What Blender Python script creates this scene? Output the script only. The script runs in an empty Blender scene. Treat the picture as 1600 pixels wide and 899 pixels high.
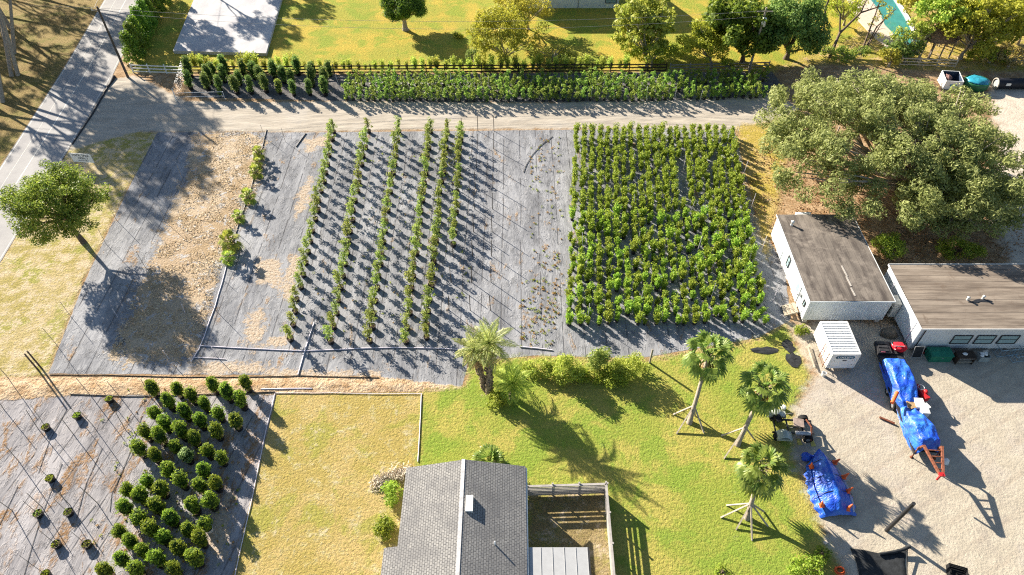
import bpy, math, random
import numpy as np
from mathutils import Vector, Matrix, noise as mnoise

random.seed(7)
RNG = np.random.default_rng(11)
SC = bpy.context.scene
COL = SC.collection
PI = math.pi
R = math.radians

# ------------------------------------------------------------------ camera model
CAM_H, PITCH, FPX = 50.0, R(47.16), 1100.0


def at(px, py, z=0.0):
    """World point at height z seen at photo pixel (1600 x 899)."""
    u = (px - 800) / FPX
    v = -(py - 449.5) / FPX
    d = (u, math.cos(PITCH) + v * math.sin(PITCH), -math.sin(PITCH) + v * math.cos(PITCH))
    t = (z - CAM_H) / d[2]
    return Vector((d[0] * t, d[1] * t, z))


cam_d = bpy.data.cameras.new('camera')
cam = bpy.data.objects.new('camera', cam_d)
COL.objects.link(cam)
cam.location = (0, 0, CAM_H)
cam.rotation_euler = (PI / 2 - PITCH, 0, 0)
cam_d.sensor_width = 36
cam_d.lens = 36 * FPX / 1600
cam_d.clip_end = 3000
SC.camera = cam

# ------------------------------------------------------------------ light
SUN_AZ, SUN_EL = R(180 - 43.5), R(23)       # direction towards the sun, math angle
sx, sy, sz = math.cos(SUN_AZ) * math.cos(SUN_EL), math.sin(SUN_AZ) * math.cos(SUN_EL), math.sin(SUN_EL)
sun_d = bpy.data.lights.new('sun', 'SUN')
sun_d.energy = 5.0
sun_d.angle = R(0.5)
sun_d.color = (1.0, 0.90, 0.76)
sun = bpy.data.objects.new('sun', sun_d)
COL.objects.link(sun)
sun.rotation_euler = Vector((sx, sy, sz)).to_track_quat('Z', 'Y').to_euler()
world = bpy.data.worlds.new('World')
SC.world = world
world.use_nodes = True
wn = world.node_tree
sky = wn.nodes.new('ShaderNodeTexSky')
sky.sky_type = 'NISHITA'
sky.sun_disc = False
sky.sun_elevation = SUN_EL
sky.sun_rotation = PI / 2 - SUN_AZ
sky.air_density = 1.0
sky.dust_density = 0.6
wn.links.new(sky.outputs[0], wn.nodes['Background'].inputs[0])
wn.nodes['Background'].inputs[1].default_value = 0.05
SC.view_settings.view_transform = 'Standard'
SC.view_settings.look = 'None'
SC.view_settings.gamma = 1
SC.view_settings.exposure = 1.7
SC.render.engine = 'CYCLES'
SC.cycles.max_bounces = 5
SC.cycles.transparent_max_bounces = 6
SC.cycles.use_denoising = False
SC.cycles.filter_width = 1.15
SC.cycles.sample_clamp_indirect = 4


# ------------------------------------------------------------------ material helpers
class NT:
    def __init__(self, name):
        self.m = bpy.data.materials.new(name)
        self.m.use_nodes = True
        self.t = self.m.node_tree
        self.n = self.t.nodes
        self.bsdf = self.n['Principled BSDF']
        self.out = self.n['Material Output']
        self._pos = None

    def pos(self):
        if self._pos is None:
            self._pos = self.n.new('ShaderNodeTexCoord').outputs['Object']
        return self._pos

    def link(self, a, b):
        self.t.links.new(a, b)

    def setv(self, sock, v):
        if hasattr(v, 'is_linked'):
            self.link(v, sock)
        elif isinstance(v, (tuple, list)) and len(v) == 3 and len(sock.default_value) == 4:
            sock.default_value = (*v, 1)
        else:
            sock.default_value = v

    def mapping(self, scale=(1, 1, 1), rot=(0, 0, 0), vec=None):
        n = self.n.new('ShaderNodeMapping')
        self.setv(n.inputs[0], vec or self.pos())
        n.inputs['Scale'].default_value = scale
        n.inputs['Rotation'].default_value = rot
        return n.outputs[0]

    def noise(self, scale, detail=3, rough=.55, vec=None, dist=0.0, color=False):
        n = self.n.new('ShaderNodeTexNoise')
        self.setv(n.inputs['Vector'], vec or self.pos())
        n.inputs['Scale'].default_value = scale
        n.inputs['Detail'].default_value = detail
        n.inputs['Roughness'].default_value = rough
        n.inputs['Distortion'].default_value = dist
        return n.outputs[1 if color else 0]

    def voro(self, scale, vec=None, feature='F1', out=0):
        n = self.n.new('ShaderNodeTexVoronoi')
        n.feature = feature
        self.setv(n.inputs['Vector'], vec or self.pos())
        n.inputs['Scale'].default_value = scale
        return n.outputs[out]

    def wave(self, scale, vec=None, dist=0.0, detail=2, direction='X', prof='SIN', dscale=1.0):
        n = self.n.new('ShaderNodeTexWave')
        n.bands_direction = direction
        n.wave_profile = prof
        self.setv(n.inputs['Vector'], vec or self.pos())
        n.inputs['Scale'].default_value = scale
        n.inputs['Distortion'].default_value = dist
        n.inputs['Detail'].default_value = detail
        n.inputs['Detail Scale'].default_value = dscale
        return n.outputs[1]

    def math(self, op, a, b=0.0, c=None, clamp=False):
        n = self.n.new('ShaderNodeMath')
        n.operation = op
        n.use_clamp = clamp
        self.setv(n.inputs[0], a)
        self.setv(n.inputs[1], b)
        if c is not None:
            self.setv(n.inputs[2], c)
        return n.outputs[0]

    def rng(self, v, a, b, c=0.0, d=1.0, smooth=True):
        n = self.n.new('ShaderNodeMapRange')
        n.interpolation_type = 'SMOOTHSTEP' if smooth else 'LINEAR'
        self.setv(n.inputs[0], v)
        for i, x in enumerate((a, b, c, d)):
            self.setv(n.inputs[i + 1], x)
        return n.outputs[0]

    def mix(self, f, a, b, mode='MIX'):
        n = self.n.new('ShaderNodeMix')
        n.data_type = 'RGBA'
        n.blend_type = mode
        self.setv(n.inputs[0], f)
        self.setv(n.inputs[6], a)
        self.setv(n.inputs[7], b)
        return n.outputs[2]

    def fmix(self, f, a, b):
        n = self.n.new('ShaderNodeMix')
        n.data_type = 'FLOAT'
        self.setv(n.inputs[0], f)
        self.setv(n.inputs[2], a)
        self.setv(n.inputs[3], b)
        return n.outputs[0]

    def attr(self, name):
        n = self.n.new('ShaderNodeAttribute')
        n.attribute_name = name
        return n.outputs['Fac']

    def bump(self, h, strength=1.0, dist=.1):
        n = self.n.new('ShaderNodeBump')
        n.inputs['Strength'].default_value = strength
        n.inputs['Distance'].default_value = dist
        self.setv(n.inputs['Height'], h)
        self.link(n.outputs[0], self.bsdf.inputs['Normal'])
        return n.outputs[0]

    def done(self, col=None, rough=.9, spec=.2, metal=0.0):
        if col is not None:
            self.setv(self.bsdf.inputs['Base Color'], col)
        self.setv(self.bsdf.inputs['Roughness'], rough)
        self.bsdf.inputs['Specular IOR Level'].default_value = spec
        self.bsdf.inputs['Metallic'].default_value = metal
        return self.m


def plain(name, c, rough=.6, spec=.3, metal=0.0, var=.25, scale=3.0, bump=0.0, dirt=None):
    """Paint, plastic, wood ...: base colour with weathering noise of its own."""
    t = NT(name)
    a = t.noise(scale, 4, .6)
    f = t.rng(a, .3, .75)
    col = t.mix(f, tuple(x * (1 - var) for x in c), tuple(min(1, x * (1 + var * .6)) for x in c))
    if dirt:
        g = t.rng(t.noise(scale * .5, 5, .7, dist=.5), .5, .75)
        col = t.mix(t.math('MULTIPLY', g, dirt[1]), col, dirt[0])
    if bump:
        t.bump(t.noise(scale * 5, 3), bump, .03)
    return t.done(col, rough, spec, metal)


def leafmat(name, ca, cb, trans=.35, rough=.55, spec=.25):
    t = NT(name)
    g = t.n.new('ShaderNodeNewGeometry')
    oi = t.n.new('ShaderNodeObjectInfo')
    k = 1.0 if name in ('leaf_pine', 'leaf_street') else 1.15 if name == 'leaf_oak' else 1.3
    ca, cb = (tuple(min(.8, x * k) for x in q) for q in (ca, cb))
    col = t.mix(g.outputs['Random Per Island'], ca, cb)
    hs = t.n.new('ShaderNodeHueSaturation')
    t.link(t.rng(oi.outputs['Random'], 0, 1, .478, .518, False), hs.inputs['Hue'])
    t.link(t.rng(oi.outputs['Random'], 0, 1, .82, 1.2, False), hs.inputs['Value'])
    t.link(col, hs.inputs['Color'])
    t.done(hs.outputs[0], rough, spec)
    tr = t.n.new('ShaderNodeBsdfTranslucent')
    t.link(hs.outputs[0], tr.inputs[0])
    ms = t.n.new('ShaderNodeMixShader')
    ms.inputs[0].default_value = min(.55, trans + .08)
    t.link(t.bsdf.outputs[0], ms.inputs[1])
    t.link(tr.outputs[0], ms.inputs[2])
    t.link(ms.outputs[0], t.out.inputs[0])
    return t.m


M = {}
M['leaf_field'] = leafmat('leaf_field', (.10, .20, .022), (.34, .42, .055), .38)
M['leaf_vine'] = leafmat('leaf_vine', (.10, .17, .035), (.34, .38, .09), .4)
M['leaf_sapling'] = leafmat('leaf_sapling', (.10, .20, .035), (.30, .38, .07), .4)
M['leaf_topiary'] = leafmat('leaf_topiary', (.065, .14, .015), (.31, .39, .045), .4)
M['leaf_topiary_pale'] = leafmat('leaf_topiary_pale', (.14, .20, .07), (.30, .36, .14), .35)
M['leaf_shrub'] = leafmat('leaf_shrub', (.09, .17, .045), (.24, .30, .07), .35)
M['leaf_oak'] = leafmat('leaf_oak', (.14, .20, .055), (.45, .53, .20), .4)
M['leaf_street'] = leafmat('leaf_street', (.085, .15, .028), (.34, .38, .06), .4)
M['leaf_dark'] = leafmat('leaf_dark', (.06, .14, .035), (.24, .34, .08), .35)
M['leaf_round'] = leafmat('leaf_round', (.06, .13, .02), (.19, .28, .03), .35)
M['leaf_yellow'] = leafmat('leaf_yellow', (.19, .22, .025), (.40, .41, .05), .4)
M['leaf_lime'] = leafmat('leaf_lime', (.16, .24, .035), (.40, .43, .08), .4)
M['leaf_olive'] = leafmat('leaf_olive', (.24, .23, .035), (.42, .39, .06), .4)
M['leaf_pine'] = leafmat('leaf_pine', (.04, .08, .03), (.10, .14, .05), .25)
M['leaf_hedge'] = leafmat('leaf_hedge', (.20, .27, .04), (.44, .47, .09), .4)
M['leaf_palm'] = leafmat('leaf_palm', (.075, .15, .025), (.25, .32, .07), .35, .42, .4)
M['leaf_canary'] = leafmat('leaf_canary', (.16, .23, .05), (.42, .44, .15), .4, .45, .4)
M['leaf_dead'] = leafmat('leaf_dead', (.24, .17, .07), (.42, .31, .14), .3)
M['leaf_weed'] = leafmat('leaf_weed', (.14, .22, .025), (.32, .38, .05), .4)
M['leaf_weed_dry'] = leafmat('leaf_weed_dry', (.34, .20, .06), (.42, .34, .12), .3)
M['core'] = plain('crown_light_block', (.025, .05, .012), .9, .1)  # dark filler added inside dense crowns to block light
M['bark'] = plain('bark', (.16, .12, .09), .95, .1, var=.4, scale=6, bump=.6)
M['bark_pale'] = plain('bark_pale', (.36, .31, .25), .95, .1, var=.3, scale=5, bump=.5)
M['palm_trunk'] = plain('palm_trunk', (.40, .34, .27), .95, .1, var=.3, scale=8, bump=.6)
M['palm_boot'] = plain('palm_boot', (.32, .25, .18), .95, .1, var=.5, scale=7, bump=.8)
M['lumber'] = plain('lumber', (.46, .40, .31), .85, .2, var=.25, scale=4)
M['wood_dark'] = plain('wood_dark', (.055, .04, .03), .85, .2, var=.3)
M['wood_grey'] = plain('wood_grey', (.30, .27, .23), .9, .15, var=.35)
M['pole_wood'] = plain('pole_wood', (.11, .09, .075), .9, .15, var=.35, scale=2)
M['pot_black'] = plain('pot_black', (.018, .018, .02), .55, .4)
M['pot_white'] = plain('pot_white', (.62, .62, .6), .5, .4)
M['soil'] = plain('soil', (.07, .05, .035), .95, .1, var=.4, scale=12)
M['pvc'] = plain('pvc', (.66, .62, .70), .45, .4, var=.15)
M['white_paint'] = plain('white_paint', (.74, .75, .74), .55, .3, var=.1, scale=1.5, dirt=((.42, .38, .3), .35))
M['white_siding'] = plain('white_siding', (.60, .64, .66), .5, .35, var=.10, scale=1.0, dirt=((.36, .35, .31), .45))
M['steel'] = plain('steel', (.42, .43, .45), .4, .5, .6, var=.2)
M['black_steel'] = plain('black_steel', (.03, .03, .033), .5, .4, var=.3)
M['rubber'] = plain('rubber', (.016, .016, .017), .85, .2)
M['red_paint'] = plain('red_paint', (.48, .02, .025), .5, .4, var=.2, dirt=((.25, .1, .08), .4))
M['red_cloth'] = plain('red_cloth', (.62, .015, .03), .8, .2, var=.2)
M['rust'] = plain('rust', (.20, .075, .045), .9, .15, var=.45, scale=6)
M['orange'] = plain('orange', (.75, .13, .03), .55, .4, var=.12)
M['cone_white'] = plain('cone_white', (.7, .68, .64), .5, .4)
M['green_box'] = plain('green_box', (.012, .16, .10), .6, .3, var=.2)
M['teal'] = plain('teal', (.03, .30, .42), .4, .5, var=.35, scale=2)
M['shell_green'] = plain('shell_green', (.02, .13, .05), .5, .4)
M['cable'] = plain('cable', (.25, .25, .26), .5, .4)
M['hose'] = plain('hose', (.02, .02, .022), .5, .4)
M['card'] = plain('card', (.40, .27, .14), .9, .1)
M['concrete'] = plain('concrete', (.52, .50, .47), .9, .2, var=.18, scale=.8, bump=.2, dirt=((.34, .33, .32), .5))
M['thatch'] = plain('thatch', (.36, .23, .14), .95, .1, var=.5, scale=8, bump=1.0)
M['rock'] = plain('rock', (.62, .54, .44), .9, .2, var=.2, scale=5, bump=.5)
M['glass'] = NT('glass').done((.26, .38, .40), .08, .7)
M['water'] = plain('water', (.05, .25, .22), .08, .5, var=.15, scale=.8)
M['letter_blue'] = plain('letter_blue', (.012, .09, .16), .5, .4, var=.1)
M['ink'] = plain('ink', (.02, .03, .06), .6, .3, var=.1)
M['net'] = plain('net', (.03, .033, .036), .85, .2, var=.4, scale=2.5, bump=.4)


def tarp_mat():
    t = NT('blue_tarp')
    f = t.rng(t.noise(1.3, 4, .6), .35, .7)
    col = t.mix(f, (.008, .055, .46), (.03, .17, .62))
    col = t.mix(t.rng(t.noise(1.1, 4, .6, dist=1.2), .56, .74, 0, .4), col, (.16, .32, .62))  # paler blotches paint sunlit highlights into the tarp colour
    r1 = t.math('ABSOLUTE', t.math('SUBTRACT', t.noise(1.5, 3, .55, dist=1.6), .5))
    r2 = t.math('ABSOLUTE', t.math('SUBTRACT', t.noise(4.0, 3, .55, dist=1.4), .5))
    h = t.math('ADD', t.math('MULTIPLY', t.rng(r1, 0, .12), .9), t.math('MULTIPLY', t.rng(r2, 0, .14), .05))
    t.bump(h, .28, .16)
    return t.done(col, .42, .45)


M['tarp'] = tarp_mat()


def roof_felt():
    t = NT('roof_felt')
    band = t.rng(t.wave(.55, dist=.4, direction='X', prof='SAW'), .86, .98)
    st = t.noise(1.0, 5, .65, vec=t.mapping((1.4, .25, 1)))
    blot = t.noise(.8, 5, .7, dist=.6)
    col = t.mix(t.rng(st, .3, .7), (.075, .064, .058), (.20, .175, .15))
    col = t.mix(t.rng(blot, .45, .7), col, (.235, .205, .175))
    col = t.mix(t.math('MULTIPLY', t.rng(t.noise(2.6, 5, .75), .5, .8), .6), col, (.05, .045, .04))
    col = t.mix(t.math('MULTIPLY', band, .5), col, (.05, .045, .042))
    t.bump(t.math('ADD', st, t.math('MULTIPLY', band, .4)), .5, .05)
    return t.done(col, .9, .15)


def roof_felt_cross():
    t = NT('roof_felt_cross')
    band = t.rng(t.wave(.42, dist=.4, direction='Y', prof='SAW'), .86, .98)
    st = t.noise(1.0, 5, .65, vec=t.mapping((.2, 1.6, 1)))
    col = t.mix(t.rng(st, .3, .7), (.13, .105, .085), (.28, .235, .19))
    col = t.mix(t.math('MULTIPLY', t.rng(t.noise(1.1, 5, .75, dist=.7), .52, .75), .7), col, (.13, .095, .07))
    col = t.mix(t.math('MULTIPLY', band, .5), col, (.08, .065, .055))
    t.bump(t.math('ADD', st, t.math('MULTIPLY', band, .4)), .5, .05)
    return t.done(col, .9, .15)


def shingle():
    t = NT('shingle')
    b = t.n.new('ShaderNodeTexBrick')
    t.link(t.mapping((1, 1, 1), (0, 0, PI / 2)), b.inputs['Vector'])
    b.inputs['Scale'].default_value = 1.0
    b.inputs['Brick Width'].default_value = .24
    b.inputs['Row Height'].default_value = .17
    b.inputs['Mortar Size'].default_value = .018
    b.inputs['Mortar Smooth'].default_value = .3
    b.inputs['Color1'].default_value = (.19, .19, .19, 1)
    b.inputs['Color2'].default_value = (.255, .252, .248, 1)
    b.inputs['Mortar'].default_value = (.07, .07, .075, 1)
    n = t.noise(9, 3)
    col = t.mix(t.rng(n, .3, .8, 0, .45), b.outputs[0], (.38, .37, .34))
    col = t.mix(t.rng(t.noise(.5, 5, .65), .42, .64, 0, .5), col, (.13, .13, .135))
    t.bump(t.math('SUBTRACT', t.math('MULTIPLY', n, .4), b.outputs[1]), .8, .04)
    return t.done(col, .95, .1)


M['felt'] = roof_felt()
M['felt_cross'] = roof_felt_cross()
M['shingle'] = shingle()

# ------------------------------------------------------------------ mesh helpers


def link(o, parent=None):
    COL.objects.link(o)
    if parent is not None:
        o.parent = parent
    return o


def tag(o, label=None, cat=None, group=None, kind=None):
    if label:
        o['label'] = label
    if cat:
        o['category'] = cat
    if group:
        o['group'] = group
    if kind:
        o['kind'] = kind
    return o


def thing(name, label, cat, loc=(0, 0, 0), rz=0.0, group=None):
    o = bpy.data.objects.new(name, None)
    o.empty_display_size = .2
    COL.objects.link(o)
    o.location = loc
    o.rotation_euler = (0, 0, rz)
    return tag(o, label, cat, group)


def copy_tree(o, loc, rz=0.0, s=1.0, label=None, group=None, meshes=None):
    """A copy of a thing with copies of its parts and sub-parts (mesh data shared)."""
    c = o.copy()
    COL.objects.link(c)
    c.location = loc
    c.rotation_euler = (0, 0, rz)
    c.scale = (s, s, s) if not isinstance(s, tuple) else s
    if label:
        c['label'] = label
    if group:
        c['group'] = group
    for ch in list(o.children):
        d = ch.copy()
        COL.objects.link(d)
        d.parent = c
        for g in list(ch.children):
            e = g.copy()
            COL.objects.link(e)
            e.parent = d
    return c


class MB:
    """Collects boxes, tubes, lathes and leaf faces into one mesh."""

    def __init__(self):
        self.v, self.f, self.m, self.sm = [], [], [], []
        self.np = []

    def add(self, vs, fs, mi=0, smooth=False):
        k = len(self.v)
        self.v += [tuple(x) for x in vs]
        for f in fs:
            self.f.append(tuple(i + k for i in f))
            self.m.append(mi)
            self.sm.append(smooth)

    def box(self, c, s, mi=0, rz=0.0, rot=None):
        hx, hy, hz = s[0] / 2, s[1] / 2, s[2] / 2
        mt = rot if rot is not None else Matrix.Rotation(rz, 3, 'Z')
        vs = [Vector(c) + mt @ Vector((x * hx, y * hy, z * hz)) for x in (-1, 1) for y in (-1, 1) for z in (-1, 1)]
        self.add(vs, [(0, 1, 3, 2), (4, 6, 7, 5), (0, 4, 5, 1), (2, 3, 7, 6), (0, 2, 6, 4), (1, 5, 7, 3)], mi)

    def beam(self, a, b, w, h, mi=0):
        """Rectangular bar from a to b."""
        a, b = Vector(a), Vector(b)
        d = b - a
        q = d.to_track_quat('X', 'Z').to_matrix()
        self.box((a + b) / 2, (d.length, w, h), mi, rot=q)

    def tube(self, pts, rad, n=8, mi=0, cap=True, smooth=True):
        pts = [Vector(p) for p in pts]
        if not isinstance(rad, (list, tuple)):
            rad = [rad] * len(pts)
        vs = []
        up = None
        for i, p in enumerate(pts):
            d = (pts[min(i + 1, len(pts) - 1)] - pts[max(i - 1, 0)])
            d = d.normalized() if d.length > 1e-9 else Vector((0, 0, 1))
            if up is None:
                up = d.orthogonal().normalized()
            up = (up - d * up.dot(d))
            up = up.normalized() if up.length > 1e-6 else d.orthogonal().normalized()
            w = d.cross(up)
            for k in range(n):
                a = 2 * PI * k / n
                vs.append(p + (up * math.cos(a) + w * math.sin(a)) * rad[i])
        fs = []
        for i in range(len(pts) - 1):
            for k in range(n):
                fs.append((i * n + k, i * n + (k + 1) % n, (i + 1) * n + (k + 1) % n, (i + 1) * n + k))
        self.add(vs, fs, mi, smooth)
        if cap:
            self.add(vs[:n], [tuple(reversed(range(n)))], mi)
            self.add(vs[-n:], [tuple(range(n))], mi)

    def lathe(self, prof, c=(0, 0, 0), n=14, mi=0, smooth=True, sx=1, sy=1):
        vs = []
        for r, z in prof:
            for k in range(n):
                a = 2 * PI * k / n
                vs.append((c[0] + r * math.cos(a) * sx, c[1] + r * math.sin(a) * sy, c[2] + z))
        fs = []
        for i in range(len(prof) - 1):
            for k in range(n):
                fs.append((i * n + k, i * n + (k + 1) % n, (i + 1) * n + (k + 1) % n, (i + 1) * n + k))
        self.add(vs, fs, mi, smooth)

    def prism(self, poly, z0, z1, mi=0):
        n = len(poly)
        vs = [(p[0], p[1], z0) for p in poly] + [(p[0], p[1], z1) for p in poly]
        fs = [tuple(reversed(range(n))), tuple(range(n, 2 * n))]
        for i in range(n):
            j = (i + 1) % n
            fs.append((i, j, n + j, n + i))
        self.add(vs, fs, mi)

    def blob(self, c, r, mi=0, seed=0, amp=.25, freq=1.0, nu=14, nv=9):
        vs = []
        for i in range(nv + 1):
            th = PI * i / nv
            for k in range(nu):
                a = 2 * PI * k / nu
                d = Vector((math.sin(th) * math.cos(a), math.sin(th) * math.sin(a), math.cos(th)))
                q = 1 + amp * mnoise.noise(d * freq * 1.7 + Vector((seed * 3.1, seed, 0)))
                vs.append((c[0] + d.x * r[0] * q, c[1] + d.y * r[1] * q, c[2] + d.z * r[2] * q))
        fs = []
        for i in range(nv):
            for k in range(nu):
                fs.append((i * nu + k, (i + 1) * nu + k, (i + 1) * nu + (k + 1) % nu, i * nu + (k + 1) % nu))
        self.add(vs, fs, mi, True)

    def leaves(self, P, L, W, mi=0, up=.35, N=None, rng=None):
        """Diamond leaf faces at points P (n,3); random tilt, biased to face up / along N."""
        rng = rng or RNG
        n = len(P)
        nr = rng.normal(size=(n, 3))
        if N is not None:
            nr = nr * .75 + N * 1.1
        nr[:, 2] += up
        nr /= np.linalg.norm(nr, axis=1)[:, None] + 1e-9
        t = rng.normal(size=(n, 3))
        u = np.cross(nr, t)
        u /= np.linalg.norm(u, axis=1)[:, None] + 1e-9
        w = np.cross(nr, u)
        s = rng.uniform(.65, 1.3, size=(n, 1))
        V = np.stack([P - u * L / 2 * s, P + w * W / 2 * s, P + u * L / 2 * s, P - w * W / 2 * s], 1).reshape(-1, 3)
        self.np.append((V, mi))

    def build(self, name, mats, parent=None, loc=None):
        mats = mats if isinstance(mats, (list, tuple)) else [mats]
        nv0 = len(self.v)
        tot = nv0 + sum(len(V) for V, _ in self.np)
        me = bpy.data.meshes.new(name)
        if not self.np:
            me.from_pydata(self.v, [], self.f)
            mi, sm = self.m, self.sm
        else:
            co = np.empty((tot, 3), np.float32)
            if nv0:
                co[:nv0] = np.array(self.v, np.float32)
            k = nv0
            loops = [i for f in self.f for i in f]
            tots = [len(f) for f in self.f]
            mi, sm = list(self.m), list(self.sm)
            lp = [np.array(loops, np.int32)]
            nq = 0
            for V, m_ in self.np:
                co[k:k + len(V)] = V
                lp.append(np.arange(k, k + len(V), dtype=np.int32))
                q = len(V) // 4
                nq += q
                mi += [m_] * q
                sm += [False] * q
                k += len(V)
            lp = np.concatenate(lp)
            tots = np.concatenate([np.array(tots, np.int32), np.full(nq, 4, np.int32)])
            st = np.concatenate([[0], np.cumsum(tots)[:-1]]).astype(np.int32)
            me.vertices.add(tot)
            me.vertices.foreach_set('co', co.ravel())
            me.loops.add(len(lp))
            me.loops.foreach_set('vertex_index', lp)
            me.polygons.add(len(tots))
            me.polygons.foreach_set('loop_start', st)
            me.polygons.foreach_set('loop_total', tots)
        for m_ in mats:
            me.materials.append(m_)
        me.polygons.foreach_set('material_index', np.array(mi, np.int32))
        me.polygons.foreach_set('use_smooth', np.array(sm, bool))
        me.update()
        me.validate()
        o = bpy.data.objects.new(name, me)
        link(o, parent)
        if loc is not None:
            o.location = loc
        return o


def fibre(n):
    """Random unit vectors."""
    d = RNG.normal(size=(n, 3))
    return d / np.linalg.norm(d, axis=1)[:, None]


def shell_pts(n, c, r, lo=.7, hi=1.05):
    d = fibre(n)
    return np.array(c) + d * np.array(r) * RNG.uniform(lo, hi, size=(n, 1)), d


def wobble(a, b, n, amp):
    a, b = Vector(a), Vector(b)
    out = []
    for i in range(n + 1):
        t = i / n
        k = math.sin(PI * t) * amp
        out.append(a.lerp(b, t) + Vector((random.uniform(-k, k), random.uniform(-k, k), random.uniform(-k, k) * .5 + k * .35)))
    return out


# ------------------------------------------------------------------ ground: one sheet, split by what covers it
def pw(*pts):
    return [tuple(at(*p)[:2]) for p in pts]


def sdf(poly, X, Y):
    """Signed distance, positive inside."""
    n = len(poly)
    d = np.full(X.shape, 1e9)
    ins = np.zeros(X.shape, bool)
    for i in range(n):
        ax, ay = poly[i]
        bx, by = poly[(i + 1) % n]
        ex, ey = bx - ax, by - ay
        t = np.clip(((X - ax) * ex + (Y - ay) * ey) / (ex * ex + ey * ey + 1e-12), 0, 1)
        d = np.minimum(d, np.hypot(X - ax - t * ex, Y - ay - t * ey))
        c = ((ay > Y) != (by > Y)) & (X < (bx - ax) * (Y - ay) / (by - ay + 1e-12) + ax)
        ins ^= c
    return np.where(ins, d, -d)


TOPY = 128.0
ZONES = [
    ('back_lawn', [at(205, 112)[:2], at(700, 112)[:2], at(1210, 112)[:2], at(1345, 60)[:2], (68, TOPY), (-70, TOPY), at(240, 0)[:2]]),
    ('garden_grass', [at(1208, 108)[:2], at(1340, 58)[:2], (62, TOPY), (110, TOPY), at(1720, 112)[:2], at(1480, 112)[:2], at(1395, 107)[:2], at(1300, 100)[:2]]),
    ('roadside', [(-120, TOPY), (-50, TOPY), at(165, 0)[:2], at(60, 170)[:2], at(0, 262)[:2], at(-120, 440)[:2], (-120, 60)]),
    ('verge', pw((115, 222), (205, 203), (248, 208), (238, 240), (198, 295), (130, 440), (72, 588), (-60, 592), (-120, 560), (0, 412), (20, 378))),
    ('dirt_lane', pw((166, 125), (212, 118), (292, 158), (420, 160), (530, 158), (860, 161), (1010, 152), (1200, 140), (1250, 170), (1175, 204),
                     (900, 201), (640, 203), (500, 206), (300, 207), (215, 206), (105, 236))),
    ('weed_cloth', pw((246, 207), (500, 207), (892, 203), (1010, 201), (1148, 204), (1180, 330), (1226, 420), (1236, 500), (1185, 528),
                      (1000, 560), (838, 556), (732, 565), (722, 606), (592, 612), (594, 588), (76, 584), (130, 445), (198, 300))),
    ('sapling_cloth', pw((292, 119), (1205, 112), (1225, 135), (1200, 150), (1010, 159), (700, 160), (520, 158), (300, 152))),
    ('dead_grass', pw((300, 212), (395, 206), (412, 222), (400, 290), (350, 392), (322, 470), (308, 556), (192, 572), (178, 560), (196, 500),
                      (238, 405), (262, 330), (298, 262))),
    ('bed_cloth', pw((-120, 632), (60, 618), (432, 614), (366, 910), (-200, 910))),
    ('sand_patch', pw((486, 278), (480, 318), (464, 342), (460, 336), (468, 300))),
    ('sand_berm', pw((-120, 592), (200, 588), (594, 589), (726, 604), (722, 613), (432, 617), (110, 619), (-120, 634))),
    ('dry_lawn', pw((432, 616), (658, 613), (720, 612), (690, 700), (655, 905), (640, 1000), (340, 1000))),
    ('lawn', pw((658, 614), (728, 602), (740, 566), (838, 557), (1000, 566), (1183, 531), (1228, 508), (1268, 590), (1242, 640), (1246, 720),
                (1290, 830), (1325, 905), (1340, 1000), (640, 1000), (655, 720))),
    ('pen_dirt', pw((826, 771), (945, 769), (957, 915), (826, 915))),
    ('sand_lot', pw((1232, 505), (1300, 498), (1400, 512), (1600, 530), (1800, 530), (1850, 1000), (1345, 1000), (1322, 900), (1288, 830),
                    (1244, 720), (1240, 640), (1272, 590))),
    ('sand_road', pw((1545, 136), (1800, 130), (1850, 430), (1585, 425), (1545, 330), (1560, 230))),
    ('worn_grass', pw((1152, 196), (1215, 190), (1228, 250), (1212, 335), (1196, 405), (1182, 345), (1160, 250))),
]
GX = np.arange(-96, 96.01, .25)
GY = np.arange(6, TOPY + .01, .25)
X, Y = np.meshgrid(GX, GY)
# every vertex carries its signed distance to each zone's outline
SD = {n: sdf([tuple(p) for p in poly], X, Y) for n, poly in ZONES}
for extra in (pw((400, 408), (430, 402), (442, 420), (428, 448), (402, 440)), pw((452, 408), (462, 400), (466, 430), (450, 470), (440, 452)),
              pw((385, 500), (408, 480), (412, 520), (396, 545), (384, 540)), pw((476, 218), (520, 212), (520, 222), (480, 236)),
              pw((425, 528), (455, 522), (450, 540), (418, 542)), pw((332, 800), (352, 776), (358, 830), (345, 870), (330, 850)),
              pw((300, 566), (420, 572), (425, 584), (300, 585)), pw((420, 580), (590, 584), (590, 592), (420, 592))):
    SD['sand_patch'] = np.maximum(SD['sand_patch'], sdf(extra, X, Y))


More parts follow.
